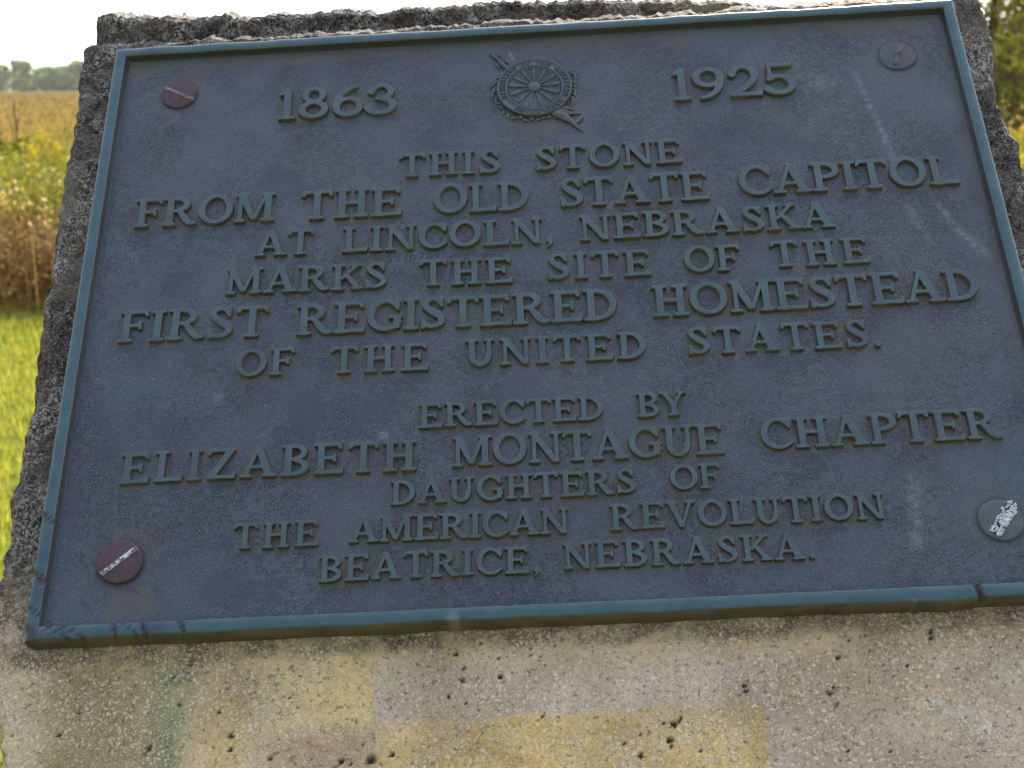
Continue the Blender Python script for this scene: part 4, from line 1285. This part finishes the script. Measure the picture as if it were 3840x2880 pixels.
def join(lst):
    VV, QQ, o = [], [], 0
    for v, q in lst:
        VV.append(v); QQ.append(q + o); o += len(v)
    return np.concatenate(VV), np.concatenate(QQ)


def leaf_cloud(clumps, per, size, cols):
    """clumps: list of (centre, radius); leaf-sized quads scattered through each clump"""
    cs = np.array([c for c, r in clumps]); rs = np.array([r for c, r in clumps])
    n = len(cs) * per
    idx = np.repeat(np.arange(len(cs)), per)
    d = rng.normal(size=(n, 3)); d /= np.linalg.norm(d, axis=1, keepdims=True)
    rad = rng.random(n) ** 0.45
    P = cs[idx] + d * (rs[idx] * rad)[:, None] * np.array([1, 1, 0.8])
    a = rng.normal(size=(n, 3)); a /= np.linalg.norm(a, axis=1, keepdims=True)
    b = np.cross(a, rng.normal(size=(n, 3))); b /= np.linalg.norm(b, axis=1, keepdims=True)
    s = size * (0.6 + 0.8 * rng.random(n))[:, None]
    V = np.stack([P - a * s, P - b * s * .55, P + a * s, P + b * s * .55], 1)
    cols = np.array(cols)
    base = cols[rng.integers(0, len(cols), len(cs))][idx]
    c = base * (0.7 + 0.6 * rng.random((n, 1)))
    return V.reshape(-1, 3), np.arange(n * 4).reshape(-1, 4), np.repeat(c, 4, 0)


M_foliage = mat_leaf('foliage', 0.42)
M_bark = mat_simple('bark', (0.07, 0.05, 0.035), (0.14, 0.105, 0.075), 6, 0.9, 0.6, 0.02)


def tree_meshes(h, w_, nclump, per, leaf, cols, trunk_r, low=0.24):
    br = [limb((0, 0, -0.2), (0, 0, h * 0.62), trunk_r, trunk_r * 0.45)]
    clumps = []
    for q in range(nclump):
        a = rng.random() * 6.283; z = h * (low + (0.94 - low) * rng.random())
        prof_ = math.sin(math.pi * min(1, max(0.25, (z / h - low * 0.4) / 0.98))) ** 0.6
        r = w_ * prof_ * rng.random() ** 0.5
        c = (math.cos(a) * r, math.sin(a) * r, z)
        clumps.append((c, w_ * rng.uniform(0.22, 0.42)))
        if q % 3 == 0: br.append(limb((0, 0, max(0.1 * h, z * 0.6)), c, trunk_r * 0.3, trunk_r * 0.08, 5, 4))
    V, Q = join(br)
    tm = mesh_np('trunk', V, Q=Q, smooth=True); tm.materials.append(M_bark)
    V, Q, C = leaf_cloud(clumps, per, leaf, cols)
    cm = mesh_np('crown', V, Q=Q, attrs={'tint': C}); cm.materials.append(M_foliage)
    return tm, cm


def tree(name, loc, tm, cm, rz, sc, label, cat, group=None):
    e = link(name, None)
    e.location = loc; e.rotation_euler = (0, 0, rz); e.scale = (sc, sc, sc * random.uniform(0.95, 1.05))
    link('trunk', tm, None, e); link('crown', cm, None, e)
    return tag(e, label, cat, group)


far_cols = [(0.16, 0.23, 0.07), (0.20, 0.27, 0.085), (0.13, 0.20, 0.065), (0.24, 0.30, 0.10)]
kinds = [tree_meshes(9.0, 4.2, 46, 80, 0.42, far_cols, 0.22, 0.06), tree_meshes(8.0, 5.0, 50, 80, 0.42, far_cols, 0.25, 0.06), tree_meshes(10.0, 3.8, 44, 80, 0.42, far_cols, 0.24, 0.06)]
D0 = 380.0
q = 0
x = -240.0
while x < 240:
    depth = D0 + (random.uniform(-12, 4), random.uniform(8, 26))[q % 2]
    tm, cm = kinds[q % 3]
    tree('far_tree', (x, depth, float(gz(np.array(x), np.array(depth))) - 0.3), tm, cm, random.uniform(0, 6.28), random.uniform(0.80, 0.96),
         'hazy green tree in the distant treeline at the far edge of the field', 'tree', 'trees of the far treeline')
    x += random.uniform(2.2, 3.8); q += 1

# leafy yellow-green tree to the right of the stone
rt_cols = [(0.30, 0.33, 0.04), (0.34, 0.35, 0.045), (0.17, 0.18, 0.055), (0.13, 0.13, 0.05), (0.24, 0.26, 0.045)]
tm, cm = tree_meshes(6.0, 2.5, 110, 110, 0.07, rt_cols, 0.13, 0.17)
tree('yellow_leaved_tree', (9.9, 23.5, 0), tm, cm, 0.4, 1.0, 'leafy yellow-green tree beyond the right edge of the stone', 'tree')
tm, cm = tree_meshes(6.0, 3.0, 120, 110, 0.085, rt_cols[2:], 0.14, 0.10)
tree('dark_leaved_tree', (9.6, 28.5, 0), tm, cm, 1.4, 1.0, 'darker olive tree standing just behind the yellow-green tree', 'tree')
tree('dark_leaved_tree', (13.6, 30.0, 0), tm, cm, 3.4, 1.1, 'darker olive tree standing further right behind the yellow-green tree', 'tree')

# dark shrub with a thin bare stem, left
tm, cm = tree_meshes(0.62, 0.24, 16, 70, 0.030, [(0.055, 0.065, 0.022), (0.07, 0.075, 0.028), (0.10, 0.11, 0.03)], 0.012)
sh = ray_hit_y(35, 560, 15.0)
tree('dark_shrub', (float(sh[0]), 15.0, float(sh[2]) - 0.44), tm, cm, 0.3, 1.0, 'dark green shrub standing in the tall prairie grass at left', 'shrub')
b0 = ray_hit_y(60, 560, 15.4)
V, Q = join([limb((0, 0, -0.55), (0.02, 0, 0.55), 0.020, 0.007, 6, 7, 0.04), limb((0.01, 0, 0.10), (-0.10, 0.02, 0.45), 0.008, 0.003, 5), limb((0.01, 0, 0.2), (0.09, 0.02, 0.52), 0.007, 0.003, 5), limb((0.0, 0, -0.1), (-0.12, 0, 0.15), 0.008, 0.003, 5)])
sp = link('bare_sapling', mesh_np('bare_sapling', V, Q=Q, smooth=True), M_bark)
sp.location = b0
tag(sp, 'thin bare brown sapling rising beside the dark shrub', 'sapling')

# goldenrod
def goldenrod_meshes():
    st_, cl_ = [], []
    for q in range(7):
        a = rng.random() * 6.283; l = rng.uniform(0.02, 0.14); h = rng.uniform(0.55, 0.85)
        tip = (math.cos(a) * l, math.sin(a) * l, h)
        st_.append(limb((0, 0, -0.02), tip, 0.005, 0.002, 5, 5))
        for k in range(4): cl_.append(((tip[0] * (1 - .1 * k) + rng.uniform(-.03, .03), tip[1] + rng.uniform(-.03, .03), h - 0.05 * k), 0.032))
    V, Q = join(st_)
    m1 = mesh_np('stem', V, Q=Q, smooth=True); m1.materials.append(M_bark)
    V, Q, C = leaf_cloud(cl_, 26, 0.008, [(0.50, 0.40, 0.03), (0.42, 0.36, 0.04)])
    m2 = mesh_np('flower_head', V, Q=Q, attrs={'tint': C}); m2.materials.append(M_foliage)
    return m1, m2


gm = goldenrod_meshes()
GR = [(150, 520, 14.0, 'goldenrod with yellow plumes next to the dark shrub'), (215, 620, 11.5, 'goldenrod with yellow plumes closest to the left edge of the stone'),
      (120, 660, 10.8, 'goldenrod with yellow plumes lower down in the grass at left'), (3830, 470, 12.0, 'goldenrod with yellow plumes under the trees at right'), (3838, 590, 9.6, 'goldenrod with yellow plumes low beside the right edge of the stone')]
for (px, py, y, lab) in GR:
    p = ray_hit_y(px, py, y)
    e = link('goldenrod', None)
    e.location = (p[0], y, max(0.0, p[2] - 0.8)); e.rotation_euler = (0, 0, random.uniform(0, 6))
    link('stem', gm[0], None, e); link('flower_head', gm[1], None, e)
    tag(e, lab, 'wildflower', 'goldenrod plants in the prairie')

# ------------------------------------------------------------------ warm summer haze over the field
hz = bpy.data.materials.new('summer haze')
hz.use_nodes = True
hz.node_tree.nodes.remove(hz.node_tree.nodes['Principled BSDF'])
pv_ = hz.node_tree.nodes.new('ShaderNodeVolumePrincipled')
pv_.inputs['Color'].default_value = (0.93, 0.95, 0.96, 1)
pv_.inputs['Density'].default_value = 0.00021
pv_.inputs['Anisotropy'].default_value = 0.3
hz.node_tree.links.new(pv_.outputs[0], hz.node_tree.nodes['Material Output'].inputs['Volume'])
x0, x1, y0, y1, z0, z1 = -960, 960, -360, 960, -2.0, 14.5
hv = [(x, y, z) for z in (z0, z1) for x, y in ((x0, y0), (x1, y0), (x1, y1), (x0, y1))]
hb = link('haze', mesh_np('haze', hv, Q=[(0, 3, 2, 1), (4, 5, 6, 7), (0, 1, 5, 4), (1, 2, 6, 5), (2, 3, 7, 6), (3, 0, 4, 7)]), hz)
tag(hb, 'pale haze hanging over the far field', 'haze', kind='stuff')
